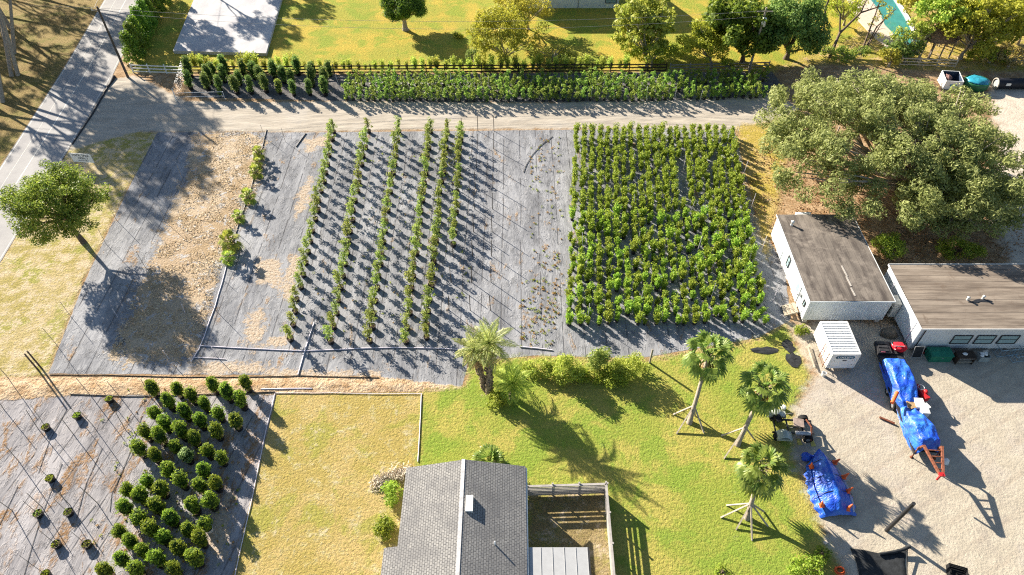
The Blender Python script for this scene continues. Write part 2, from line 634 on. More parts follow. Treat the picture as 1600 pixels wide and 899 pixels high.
def ground_material():
    t = NT('ground_cover')
    n_big = t.noise(.16, 4, .6)
    n_mid = t.noise(.9, 4, .6)
    n_sm = t.noise(4.0, 4, .65)
    n_pat = t.noise(.28, 5, .62, dist=.5)
    n_fine = t.noise(17.0, 3, .6)
    n_fin2 = t.noise(5.6, 5, .72, dist=.7)
    # base: sand under leaf litter
    litter = t.rng(n_sm, .42, .62)
    col = t.mix(t.rng(n_mid, .35, .65), (.28, .185, .10), (.44, .32, .20))
    col = t.mix(t.math('MULTIPLY', litter, .6), col, (.22, .12, .055))
    hgt = t.math('MULTIPLY', n_sm, .5)

    def zone(name, soft, amp, c, h, nz=None):
        nonlocal col, hgt
        e = t.math('MULTIPLY_ADD', t.math('SUBTRACT', nz or n_mid, .5), amp, t.attr('d_' + name))
        e = t.math('MULTIPLY_ADD', t.math('SUBTRACT', n_sm, .5), amp * .6, e)
        f = t.rng(e, -soft, soft)
        col = t.mix(f, col, c)
        hgt = t.fmix(f, hgt, h)
        return f

    def grass(c0, c1, c2, bare, bare_lo, bare_hi, k=1.0):
        c = t.mix(t.rng(n_big, .43, .57), c0, c1)
        c = t.mix(t.math('MULTIPLY', t.rng(n_pat, .50, .60), .8), c, c2)
        c = t.mix(t.math('MULTIPLY', t.rng(n_mid, .52, .68), .6), c, c2)
        c = t.mix(t.math('MULTIPLY', t.rng(n_fin2, .42, .66), .42), c, tuple(x * .55 for x in c0))
        c = t.mix(t.math('MULTIPLY', t.rng(n_sm, .48, .7), .45), c, tuple(x * .7 for x in c2))
        c = t.mix(t.math('MULTIPLY', t.rng(n_sm, .45, .3), .4), c, tuple(min(1, x * 1.2) for x in c1))
        c = t.mix(t.rng(n_fine, .45, .75, 0, .5), c, tuple(min(1, x * 1.5) for x in c2))
        b = t.rng(t.math('ADD', t.math('MULTIPLY', n_mid, .6), t.math('MULTIPLY', n_sm, .4)), bare_lo, bare_hi)
        c = t.mix(b, c, bare)
        h = t.math('ADD', t.math('MULTIPLY', n_sm, .65 * k), t.math('MULTIPLY', n_fin2, .5 * k))
        return c, h

    g, h = grass((.32, .29, .05), (.46, .33, .06), (.20, .27, .035), (.46, .32, .12), .56, .74, .8)
    zone('back_lawn', .8, 2.5, g, h)
    g, h = grass((.36, .28, .06), (.44, .32, .11), (.24, .25, .035), (.44, .32, .18), .48, .62)
    zone('garden_grass', .6, 3.0, g, h)
    g, h = grass((.22, .15, .06), (.27, .20, .08), (.16, .15, .04), (.36, .25, .13), .5, .68)
    zone('roadside', .5, 1.6, g, h)
    g, h = grass((.32, .26, .09), (.41, .325, .17), (.25, .26, .05), (.47, .39, .26), .45, .58)
    zone('verge', .3, 1.2, g, h)
    # packed dirt lane with wheel tracks along x
    tr = t.noise(.9, 4, .6, vec=t.mapping((.3, 1.3, 1)))
    lane = t.mix(t.rng(tr, .35, .65), (.34, .305, .255), (.42, .38, .32))
    lane = t.mix(t.rng(n_sm, .5, .8, 0, .5), lane, (.33, .27, .19))
    lane = t.mix(t.rng(n_big, .5, .7, 0, .6), lane, (.40, .375, .34))
    zone('dirt_lane', .35, 1.0, lane, t.math('MULTIPLY', tr, .9))

    # woven weed cloth: creases and dusty streaks run along the beds
    patch = t.noise(.30, 5, .7, vec=t.mapping((1.5, .45, 1), (0, 0, -.08)), dist=.9)

    def cloth(ca, cb, rot, mud, lo, hi, seam):
        m1 = t.mapping((1.1, .2, 1), (0, 0, rot))
        m2 = t.mapping((2.2, .7, 1), (0, 0, rot))
        st = t.noise(1.0, 5, .65, vec=m1, dist=.35)
        cr = t.noise(1.0, 4, .6, vec=m2, dist=1.1)
        ridge = t.math('ABSOLUTE', t.math('SUBTRACT', cr, .5))
        ridge = t.rng(ridge, 0, .055, 1, 0)
        line = t.rng(t.wave(seam, vec=t.mapping((1, 1, 1), (0, 0, rot)), dist=1.1, detail=2, dscale=.22), .985, .997)
        line = t.math('MULTIPLY', line, t.rng(t.noise(.5, 3), .42, .5))
        c = t.mix(t.rng(st, .25, .75), ca, cb)
        c = t.mix(t.rng(n_big, .4, .66, 0, .4), c, tuple(x * 1.25 for x in cb))
        c = t.mix(t.math('MULTIPLY', t.rng(n_mid, .5, .75), .25), c, tuple(x * .6 for x in ca))
        b = t.rng(t.noise(.55, 6, .68, vec=t.mapping((1.3, .5, 1), (0, 0, rot)), dist=.5), lo, hi)
        md = t.mix(t.rng(n_sm, .35, .65), mud, (.20, .12, .065))
        b = t.math('MULTIPLY', b, t.rng(n_sm, .36, .52))
        c = t.mix(b, c, md)
        c = t.mix(t.math('MULTIPLY', t.rng(patch, .50, .62), .45), c, tuple(min(1, x * 1.45) for x in cb))
        c = t.mix(t.math('MULTIPLY', t.rng(patch, .46, .36), .45), c, tuple(x * .55 for x in ca))
        c = t.mix(t.rng(t.noise(7.0, 3, .7), .66, .72, 0, .6), c, (.16, .11, .07))
        c = t.mix(t.math('MULTIPLY', line, .55), c, (.06, .057, .06))
        hh = t.math('ADD', t.math('MULTIPLY', st, .35), t.math('MULTIPLY', cr, .3))
        hh = t.math('MULTIPLY_ADD', t.math('MULTIPLY', ridge, t.rng(n_mid, .42, .6)), .22, hh)
        hh = t.math('MULTIPLY_ADD', line, -.12, hh)
        hh = t.math('MULTIPLY_ADD', b, .2, hh)
        return c, hh

    g, h = cloth((.168, .174, .19), (.265, .27, .283), 0.0, (.46, .36, .25), .585, .66, .165)
    zone('weed_cloth', .04, .25, g, h)
    g, h = cloth((.085, .085, .09), (.15, .145, .145), R(90), (.26, .2, .13), .58, .68, .2)
    zone('sapling_cloth', .1, .6, g, h)
    g, h = grass((.40, .31, .215), (.47, .385, .28), (.33, .24, .14), (.42, .41, .40), .53, .59)
    zone('dead_grass', .25, 7.5, g, h, t.noise(.42, 5, .68, dist=.6))
    g, h = cloth((.20, .195, .207), (.30, .29, .297), R(12), (.36, .235, .13), .50, .60, .165)
    zone('bed_cloth', .04, .3, g, h)
    sp_ = t.mix(t.rng(n_sm, .35, .65), (.45, .385, .31), (.36, .28, .20))
    zone('sand_patch', .35, 3.2, sp_, t.math('MULTIPLY', n_sm, .8))
    berm = t.mix(t.rng(n_mid, .35, .7), (.56, .43, .29), (.36, .23, .12))
    sp_ = t.mix(t.rng(n_sm, .35, .65), (.45, .385, .31), (.36, .28, .20))
    zone('sand_patch', .35, 3.2, sp_, t.math('MULTIPLY', n_sm, .8))
    berm = t.mix(t.rng(n_sm, .5, .7, 0, .55), berm, (.17, .12, .08))
    zone('sand_berm', .12, .9, berm, t.math('MULTIPLY', n_sm, 1.6))
    g, h = grass((.36, .275, .09), (.43, .32, .14), (.27, .27, .055), (.50, .42, .28), .50, .70)
    zone('dry_lawn', .10, .25, g, h)
    g, h = grass((.25, .28, .05), (.38, .32, .085), (.185, .27, .038), (.46, .39, .21), .60, .74)
    zone('lawn', .5, 2.2, g, h)
    g, h = grass((.23, .17, .085), (.30, .23, .13), (.24, .23, .06), (.42, .34, .24), .50, .64)
    zone('pen_dirt', .25, 1.2, g, h)
    lot = t.mix(t.rng(n_mid, .3, .7), (.375, .335, .265), (.445, .40, .32))
    lot = t.mix(t.rng(n_big, .48, .62, 0, .7), lot, (.41, .365, .315))
    lot = t.mix(t.rng(n_sm, .55, .75, 0, .5), lot, (.33, .27, .20))
    lot = t.mix(t.rng(n_fine, .58, .75, 0, .32), lot, (.30, .25, .19))
    trk = t.wave(.16, vec=t.mapping((1, 1, 1), (0, 0, R(62))), dist=6.0, detail=2, dscale=.12)
    trk = t.math('MULTIPLY', t.rng(trk, .80, .97), t.rng(n_mid, .40, .6))
    lot = t.mix(t.math('MULTIPLY', trk, .6), lot, (.33, .28, .22))
    lot = t.mix(t.math('MULTIPLY', t.rng(t.noise(.42, 5, .7, dist=.4), .50, .66), .6), lot, (.30, .265, .225))
    zone('sand_lot', .7, 3.0, lot, t.math('ADD', t.math('MULTIPLY', n_sm, .35), t.math('MULTIPLY', n_fine, .12)))
    lot2 = t.mix(t.rng(n_mid, .3, .7), (.44, .38, .31), (.54, .48, .40))
    zone('sand_road', .8, 2.5, lot2, t.math('MULTIPLY', n_sm, .4))
    g, h = grass((.38, .29, .07), (.46, .33, .14), (.34, .28, .04), (.50, .38, .22), .5, .66)
    zone('worn_grass', .6, 2.5, g, h)
    t.bump(hgt, 1.0, .16)
    return t.done(col, .95, .1)


def build_ground():
    mat = ground_material()
    ny, nx = X.shape
    zi = np.full(X.shape, -1)
    for i, (n, _) in enumerate(ZONES):
        zi[SD[n] > 0] = i
    # faces by the zone of their centre
    fx, fy = (X[:-1, :-1] + X[1:, 1:]) / 2, (Y[:-1, :-1] + Y[1:, 1:]) / 2
    fz = np.full(fx.shape, -1)
    for i, (n, p) in enumerate(ZONES):
        s = (SD[n][:-1, :-1] + SD[n][1:, 1:] + SD[n][:-1, 1:] + SD[n][1:, :-1]) / 4
        fz[s > 0] = i
    idx = np.arange(ny * nx).reshape(ny, nx)
    Q = np.stack([idx[:-1, :-1], idx[:-1, 1:], idx[1:, 1:], idx[1:, :-1]], -1)
    Z = np.zeros(X.shape)
    # low ridge of soil between the two cloth beds
    s = SD['sand_berm']
    rid = np.clip(s / 1.1, 0, 1)
    Z += .16 * rid * rid * (3 - 2 * rid) * (.75 + .5 * np.sin(X * 1.7) * np.sin(X * .61 + 1))
    co_all = np.stack([X, Y, Z], -1).reshape(-1, 3)
    for zn in range(-1, len(ZONES)):
        q = Q[fz == zn]
        if len(q) == 0:
            continue
        used, inv = np.unique(q.ravel(), return_inverse=True)
        name = 'ground' if zn < 0 else ZONES[zn][0]
        me = bpy.data.meshes.new(name)
        me.vertices.add(len(used))
        me.vertices.foreach_set('co', co_all[used].astype(np.float32).ravel())
        me.loops.add(len(inv))
        me.loops.foreach_set('vertex_index', inv.astype(np.int32))
        me.polygons.add(len(q))
        me.polygons.foreach_set('loop_start', np.arange(0, len(inv), 4, dtype=np.int32))
        me.polygons.foreach_set('loop_total', np.full(len(q), 4, np.int32))
        for n, _ in ZONES:
            a = me.attributes.new('d_' + n, 'FLOAT', 'POINT')
            a.data.foreach_set('value', np.clip(SD[n].ravel()[used], -30, 30).astype(np.float32))
        me.materials.append(mat)
        me.polygons.foreach_set('use_smooth', np.ones(len(q), bool))
        me.update()
        o = link(bpy.data.objects.new(name, me))
        tag(o, kind='structure')
    m = MB()
    s = 900
    m.add([(-s, -s, -.06), (s, -s, -.06), (s, s, -.06), (-s, s, -.06)], [(0, 1, 2, 3)])
    tag(m.build('terrain', plain('far_soil', (.25, .21, .11), .95, .1, var=.3, scale=.1)), kind='structure')


build_ground()


# road: asphalt sheet with its own edge and painted lines
def road():
    t = NT('asphalt')
    n1, n2 = t.noise(.35, 4, .6), t.noise(9, 3, .7)
    c = t.mix(t.rng(n1, .3, .7), (.26, .255, .26), (.34, .335, .33))
    c = t.mix(t.rng(n2, .4, .75, 0, .5), c, (.38, .37, .36))
    c = t.mix(t.rng(t.noise(.8, 5, .7, dist=.8), .55, .7, 0, .3), c, (.24, .24, .25))
    t.bump(n2, .3, .02)
    am = t.done(c, .9, .25)
    La = [at(175, -18), at(163, 0), at(104, 100), at(45, 193), at(0, 262), at(-60, 352)]
    Ra = [at(245, -18), at(235, 0), at(176, 118), at(112, 226), at(20, 378), at(-25, 452)]
    m = MB()
    for i in range(5):
        m.add([La[i] + Vector((0, 0, .02)), Ra[i] + Vector((0, 0, .02)), Ra[i + 1] + Vector((0, 0, .02)), La[i + 1] + Vector((0, 0, .02))], [(0, 3, 2, 1)])
    tag(m.build('road', am), kind='structure')
    pm = plain('road_paint', (.66, .65, .60), .8, .2, var=.3, scale=1.5, dirt=((.3, .3, .3), .8))
    m = MB()

    def line(f0, f1, w, dash=None):
        for i in range(5):
            a, b = La[i].lerp(Ra[i], f0), La[i + 1].lerp(Ra[i + 1], f1)
            d = (b - a)
            ln = d.length
            d.normalize()
            s = Vector((-d.y, d.x, 0)) * w / 2
            k = 0.0
            while k < ln:
                e = min(ln, k + (dash[0] if dash else ln))
                p, q = a + d * k + Vector((0, 0, .024)), a + d * e + Vector((0, 0, .024))
                m.add([p - s, p + s, q + s, q - s], [(0, 1, 2, 3)])
                k = e + (dash[1] if dash else 1e-3)
    line(.03, .03, .09)
    line(.47, .47, .11)
    line(.25, .25, .05)
    line(.97, .97, .07, (9, 3))
    tag(m.build('road_marking', pm), kind='structure')
    sm_ = plain('tar_seam', (.035, .035, .04), .7, .3)
    m = MB()
    P = [at(178, 121), at(168, 138), at(145, 178), at(113, 226)]
    m.tube([p + Vector((0, 0, .022)) for p in P], [.35, .14, .12, .10], 6)
    tag(m.build('road_edge_seam', sm_), kind='structure')


road()
#@@PART2

# ------------------------------------------------------------------ buildings
def ribbed(mb, a, b, z0, z1, mi=0, pitch=.3, d=.03):
    """Corrugated sheet wall from a to b (xy), outward normal to the right of a->b."""
    a, b = Vector((a[0], a[1], 0)), Vector((b[0], b[1], 0))
    L = (b - a).length
    u = (b - a) / L
    n = Vector((u.y, -u.x, 0))
    k = max(1, round(L / pitch))
    pr = []
    for i in range(k):
        s = L / k
        for f, h in ((0, 0), (.55, 0), (.68, d), (.87, d)):
            pr.append(a + u * (i + f) * s + n * h)
    pr.append(b)
    vs = [p + Vector((0, 0, z0)) for p in pr] + [p + Vector((0, 0, z1)) for p in pr]
    m = len(pr)
    mb.add(vs, [(i, i + 1, m + i + 1, m + i) for i in range(m - 1)], mi)


def window(parent, c, axis, w, h, name='window', pane=True, frame_mat='black_steel', out=1):
    """Framed window centred at c on a wall; axis 'x' = wall runs along x."""
    m = MB()
    t = .07
    def bx(du, dz, su, sz_, depth, mi=0):
        if axis == 'x':
            m.box((c[0] + du, c[1] + out * depth / 2, c[2] + dz), (su, depth, sz_), mi)
        else:
            m.box((c[0] + out * depth / 2, c[1] + du, c[2] + dz), (depth, su, sz_), mi)
    bx(0, h / 2 - t / 2, w, t, .07)
    bx(0, -h / 2 + t / 2, w, t, .07)
    bx(-w / 2 + t / 2, 0, t, h - 2 * t, .07)
    bx(w / 2 - t / 2, 0, t, h - 2 * t, .07)
    bx(0, 0, w - 2 * t, .05, .05)
    fr = m.build(name, M[frame_mat], parent)
    if pane:
        m = MB()
        bx(0, 0, w - 2 * t - .004, h - 2 * t - .004, .03)
        m.build('pane', M['glass'], fr)
    return fr


def mobile_homes():
    # first unit: long side to the west, front to the south
    x0, x1, y0, y1, zb, zt = 26.72, 34.1, 41.9, 53.4, .45, 3.0
    t = thing('mobile_office', 'pale ribbed mobile office with a dark stained flat roof beside the planted field', 'mobile office', (0, 0, 0))
    m = MB()
    ribbed(m, (x0, y0), (x1, y0), zb, zt)
    ribbed(m, (x1, y0), (x1, y1), zb, zt)
    ribbed(m, (x1, y1), (x0, y1), zb, zt)
    ribbed(m, (x0, y1), (x0, y0), zb, zt)
    m.build('wall', M['white_siding'], t)
    m = MB()
    m.prism([(x0 - .1, y0 - .1), (x1 + .1, y0 - .1), (x1 + .1, y1 + .1), (x0 - .1, y1 + .1)], zt, zt + .09)
    # shallow crown of the roof deck
    xm = (x0 + x1) / 2
    m.add([(x0 - .07, y0 - .07, zt + .094), (xm, y0 - .07, zt + .17), (xm, y1 + .07, zt + .17), (x0 - .07, y1 + .07, zt + .094),
           (x1 + .07, y0 - .07, zt + .094), (x1 + .07, y1 + .07, zt + .094)], [(0, 1, 2, 3), (1, 4, 5, 2)])
    rf = m.build('roof', M['felt'], t)
    m = MB()
    m.lathe([(.12, 0), (.12, .45), (.17, .46), (.17, .52), (.0, .56)], (x0 + .95, y1 - 1.5, zt + .09))
    m.build('roof_vent', M['white_paint'], rf)
    m = MB()
    for k in range(3):
        m.box((xm + .35 + .03 * k, y0 + 1.0 + k * 1.3, zt + .185), (.16, 1.0 + .2 * k, .02), 0, rz=.05)
    m.build('seam_patch', plain('sealant', (.42, .39, .35), .8, .2), rf)
    m = MB()
    for (a, b) in (((x0 - .11, y0 - .13), (x1 + .11, y0 - .13)), ((x0 - .13, y0 - .11), (x0 - .13, y1 + .11)), ((x1 + .13, y0 - .11), (x1 + .13, y1 + .11))):
        m.beam((*a, zt + .05), (*b, zt + .05), .05, .13)
    m.build('fascia', M['white_siding'], t)
    m = MB()
    for i in range(7):
        for x in (x0 + .35, xm, x1 - .35):
            m.box((x, y0 + .3 + i * 1.8, .22), (.4, .4, .45))
    m.box((xm, (y0 + y1) / 2, .4), (x1 - x0 - .25, y1 - y0 - .25, .09))
    m.build('support_block', M['concrete'], t)
    # west side: door with small window, two narrow windows
    d = MB()
    d.box((x0 - .05, y0 + 2.65, 1.5), (.08, .95, 2.0))
    dr = d.build('door', M['white_paint'], t)
    m = MB()
    m.box((x0 - .1, y0 + 2.75, 1.85), (.02, .5, .9))
    m.build('pane', M['glass'], dr)
    m = MB()
    m.box((x0 - .115, y0 + 2.28, 1.4), (.05, .06, .16))
    m.build('handle', M['black_steel'], dr)
    window(t, (x0 - .035, y0 + 6.1, 1.9), 'y', .62, 1.15, out=-1)
    window(t, (x0 - .035, y0 + .75, 1.9), 'y', .42, .6, out=-1)
    m = MB()
    m.box((x0 - .1, y0 + 1.75, 1.9), (.12, .22, .35))
    m.build('meter_box', M['steel'], t)
    # air conditioner on the far end
    m = MB()
    m.box((x0 + 4.1 - 1.4, y1 + .3, 2.55), (1.5, .55, .9))
    m.build('air_conditioner', M['white_paint'], t)
    # timber steps by the front corner
    s = thing('wooden_steps', 'pale timber steps at the front corner of the mobile office beside the field', 'steps')
    m = MB()
    for k in range(4):
        m.box((x0 - .35 - k * .28, y0 + 1.35, .62 - k * .15), (.29, 1.2, .05))
    m.build('tread', M['lumber'], s)
    for yy in (y0 + .8, y0 + 1.9):
        m = MB()
        m.beam((x0 - .22, yy, .55), (x0 - 1.35, yy, .08), .05, .16)
        m.build('stringer', M['lumber'], s)

    # second unit: long front to the south
    x0, x1, y0, y1, zb, zt = 35.3, 49.0, 38.6, 46.2, .45, 3.15
    t = thing('mobile_home', 'long pale mobile home with brown streaked roof and three windows along its front', 'mobile home')
    m = MB()
    ribbed(m, (x0, y0), (x1, y0), zb, zt)
    ribbed(m, (x1, y0), (x1, y1), zb, zt)
    ribbed(m, (x1, y1), (x0, y1), zb, zt)
    ribbed(m, (x0, y1), (x0, y0), zb, zt)
    m.build('wall', M['white_siding'], t)
    m = MB()
    m.prism([(x0 - .1, y0 - .1), (x1 + .1, y0 - .1), (x1 + .1, y1 + .1), (x0 - .1, y1 + .1)], zt, zt + .09)
    ym = (y0 + y1) / 2
    m.add([(x0 - .07, y0 - .07, zt + .094), (x1 + .07, y0 - .07, zt + .094), (x1 + .07, ym, zt + .19), (x0 - .07, ym, zt + .19),
           (x1 + .07, y1 + .07, zt + .094), (x0 - .07, y1 + .07, zt + .094)], [(0, 1, 2, 3), (3, 2, 4, 5)])
    rf = m.build('roof', M['felt_cross'], t)
    m = MB()
    px = [(0, 0), (.5, -.12), (1.1, -.1), (1.5, .05), (2.6, -.02), (3.0, .12), (2.5, .3), (1.9, .28), (1.6, .42), (1.1, .3), (.6, .1)]
    c = at(1512, 472, 3.34)
    m.prism([(c.x + a * .75, c.y + b * .9) for a, b in px], 3.33, 3.352)
    m.build('tar_patch', plain('tar', (.02, .022, .028), .6, .4), rf)
    for q in ((1512, 468), (1536, 466)):
        c = at(*q, 3.4)
        m = MB()
        m.lathe([(.1, -.1), (.1, .25), (.14, .26), (0, .3)], c, 10)
        m.build('roof_vent', M['white_paint'], rf)
    m = MB()
    for a, b in (((x0 - .11, y0 - .13), (x1, y0 - .13)), ((x0 - .13, y0 - .11), (x0 - .13, y1 + .11)), ((x0 - .11, y1 + .13), (x1, y1 + .13))):
        m.beam((*a, zt + .06), (*b, zt + .06), .05, .16)
    m.build('fascia', M['white_paint'], t)
    m = MB()
    for i in range(8):
        for y in (y0 + .4, ym, y1 - .4):
            m.box((x0 + .4 + i * 1.75, y, .22), (.4, .4, .45))
    m.box(((x0 + x1) / 2, ym, .4), (x1 - x0 - .25, y1 - y0 - .25, .09))
    m.build('support_block', M['concrete'], t)
    for xx in (39.3, 41.35, 43.4):
        window(t, (xx, y0 - .035, 1.75), 'x', 1.65, 1.15, out=-1)
    window(t, (46.6, y0 - .035, 1.9), 'x', 1.4, .8, out=-1)
    # wall mounted air conditioner and pipes on the west end
    m = MB()
    m.box((x0 - .42, ym + .2, 1.55), (.62, 1.1, 1.75))
    ac = m.build('air_conditioner', plain('ac_case', (.5, .49, .45), .6, .3), t)
    m = MB()
    for k in range(6):
        m.box((x0 - .745, ym + .2, .95 + k * .16), (.03, .9, .06))
    m.build('grille', M['black_steel'], ac)
    m = MB()
    m.tube([(x0 - .12, y1 - 1.9, 3.0), (x0 - .12, y1 - 1.9, .7), (x0 - .6, y1 - 2.0, .25)], .05, 7)
    m.build('drain_pipe', M['pvc'], t)
    m = MB()
    m.tube([(x0 - .06, y0 + .9, 3.0), (x0 - .06, y0 + .9, .4)], .035, 6)
    m.build('drain_pipe', M['pvc'], t)
    m = MB()
    m.tube([(x0 + .35, y0 - .1, 3.1), (x0 + .35, y0 - .1, .5)], .05, 6)
    m.build('conduit', M['black_steel'], t)


mobile_homes()


def house():
    t = thing('house', 'house with a grey shingle gable roof at the lower edge of the lawn', 'house')
    xr, zr = -3.42, 4.0
    xl, xe, ze = -7.8, 1.0, 2.85
    yf, yb = 25.58, 9.0
    ys = 19.67
    sl = (zr - ze) / (xr - xl)
    xl2 = -8.75
    zl2 = ze - (xl - xl2) * sl
    k = .14
    m = MB()
    # west slope (with its wider lower bay), east slope; each with thickness
    P = [(xr, yf + .04, zr), (xl, yf, ze), (xl, ys, ze), (xl2, ys, zl2), (xl2, yb, zl2), (xr, yb, zr)]
    m.add(P + [(x, y, z - k) for x, y, z in P],
          [(0, 1, 2, 5), (2, 3, 4, 5), (11, 8, 7, 6), (11, 10, 9, 8)] + [(i, i + 6, (i + 1) % 6 + 6, (i + 1) % 6) for i in range(5)])
    P = [(xr, yf + .04, zr), (xr, yb, zr), (xe, yb, ze), (xe, yf + .12, ze)]
    m.add(P + [(x, y, z - k) for x, y, z in P], [(0, 1, 2, 3), (7, 6, 5, 4), (2, 6, 7, 3), (3, 7, 4, 0)])
    rf = m.build('roof', M['shingle'], t)
    m = MB()
    m.beam((xr - .11, yf + .06, zr + .0), (xr - .11, yb, zr + .0), .26, .05)
    m.build('ridge_cap', plain('ridge', (.52, .52, .53), .8, .2), rf)
    # box vent near the ridge, pipe further down
    def zo(x):
        return zr - (x - xr) * (zr - ze) / (xe - xr)
    m = MB()
    c = at(738, 787, 4.0)
    cx, cy = -2.95, c.y
    w = .26
    m.add([(cx - .26, cy - .58, 3.7), (cx + .24, cy - .58, 3.6), (cx + .24, cy + .58, 3.6), (cx - .26, cy + .58, 3.7),
           (cx - .26, cy - .58, 4.07), (cx + .24, cy - .58, 4.10), (cx + .24, cy + .58, 4.10), (cx - .26, cy + .58, 4.07)],
          [(4, 5, 6, 7), (0, 1, 5, 4), (1, 2, 6, 5), (2, 3, 7, 6), (3, 0, 4, 7)])
    m.build('box_vent', M['white_paint'], rf)
    m = MB()
    c = at(773, 846, 3.9)
    m.lathe([(.055, -.5), (.055, .42), (.05, .43), (.0, .43)], (c.x, c.y, zo(c.x)))
    m.build('vent_pipe', M['white_paint'], rf)
    m = MB()
    xa, xb = xl + .45, xe - .45
    m.add([(xa, yf - .45, 0), (xb, yf - .45, 0), (xb, yf - .45, 2.7), (xr, yf - .45, 3.82), (xa, yf - .45, 2.7),
           (xa, yb, 0), (xb, yb, 0), (xb, yb, 2.7), (xr, yb, 3.82), (xa, yb, 2.7)],
          [(0, 1, 2, 3, 4), (1, 0, 5, 6), (9, 8, 7, 6, 5), (0, 4, 9, 5), (1, 6, 7, 2)])
    m.build('wall', plain('stucco', (.55, .50, .42), .9, .2, bump=.2), t)
    m = MB()
    m.tube([(xe + .06, yf, ze - .1), (xe + .06, yb, ze - .1)], .06, 8)
    m.build('gutter', M['white_paint'], t)
    # flat metal roof over the patio
    t2 = thing('patio_cover', 'flat pale metal patio roof against the shingled house', 'patio roof')
    a, b = at(809, 856, 2.55), at(918, 858, 2.5)
    m = MB()
    n = 6
    x0, x1 = a.x, b.x
    for i in range(n):
        u0, u1 = x0 + (x1 - x0) * i / n, x0 + (x1 - x0) * (i + 1) / n
        m.box(((u0 + u1) / 2, (a.y + 11) / 2, 2.58), (u1 - u0 - .012, a.y - 11, .06))
        m.box((u1 - .03, (a.y + 11) / 2, 2.625), (.035, a.y - 11, .03))
    m.build('roof', plain('patio_metal', (.36, .37, .38), .45, .4, var=.06), t2)
    m = MB()
    m.box((x1 + .06, (a.y + 11) / 2, 2.55), (.1, a.y - 11, .14))
    m.build('gutter', M['black_steel'], t2)
    post = None
    for yy in (a.y - .2, a.y - 3.5, a.y - 7):
        m = MB()
        m.box((x1 - .1, yy, 1.27), (.09, .09, 2.53))
        m.build('post', M['white_paint'], t2)
    # yard fence of horizontal boards
    f = thing('yard_fence', 'grey horizontal board fence enclosing the small yard beside the house', 'fence')
    A, B, C_ = Vector((1.02, 24.75, 0)), Vector((7.02, 24.95, 0)), Vector((6.85, 9.0, 0))
    H = 1.55
    fm = plain('fence_board', (.36, .34, .32), .8, .2, var=.2)
    boards = [(.08, .34), (.36, .60), (.62, .80), (.88, 1.02), (1.10, 1.24), (1.34, 1.53)]
    for p, q in ((A, B), (B, C_)):
        m = MB()
        for z0, z1 in boards:
            m.beam(p + Vector((0, 0, (z0 + z1) / 2)), q + Vector((0, 0, (z0 + z1) / 2)), .035, z1 - z0)
        d = (q - p).normalized()
        m.beam(p + Vector((0, 0, H + .02)), q + Vector((0, 0, H + .02)), .17, .035)
        m.build('board_panel', fm, f)
        n = round((q - p).length / 2.4)
        for i in range(n + 1):
            m = MB()
            c = p.lerp(q, i / n) + d.cross(Vector((0, 0, 1))) * -.09
            m.box((c.x, c.y, .84), (.1, .1, 1.68))
            m.box((c.x, c.y, 1.7), (.13, .13, .04))
            m.build('post', fm, f)


house()


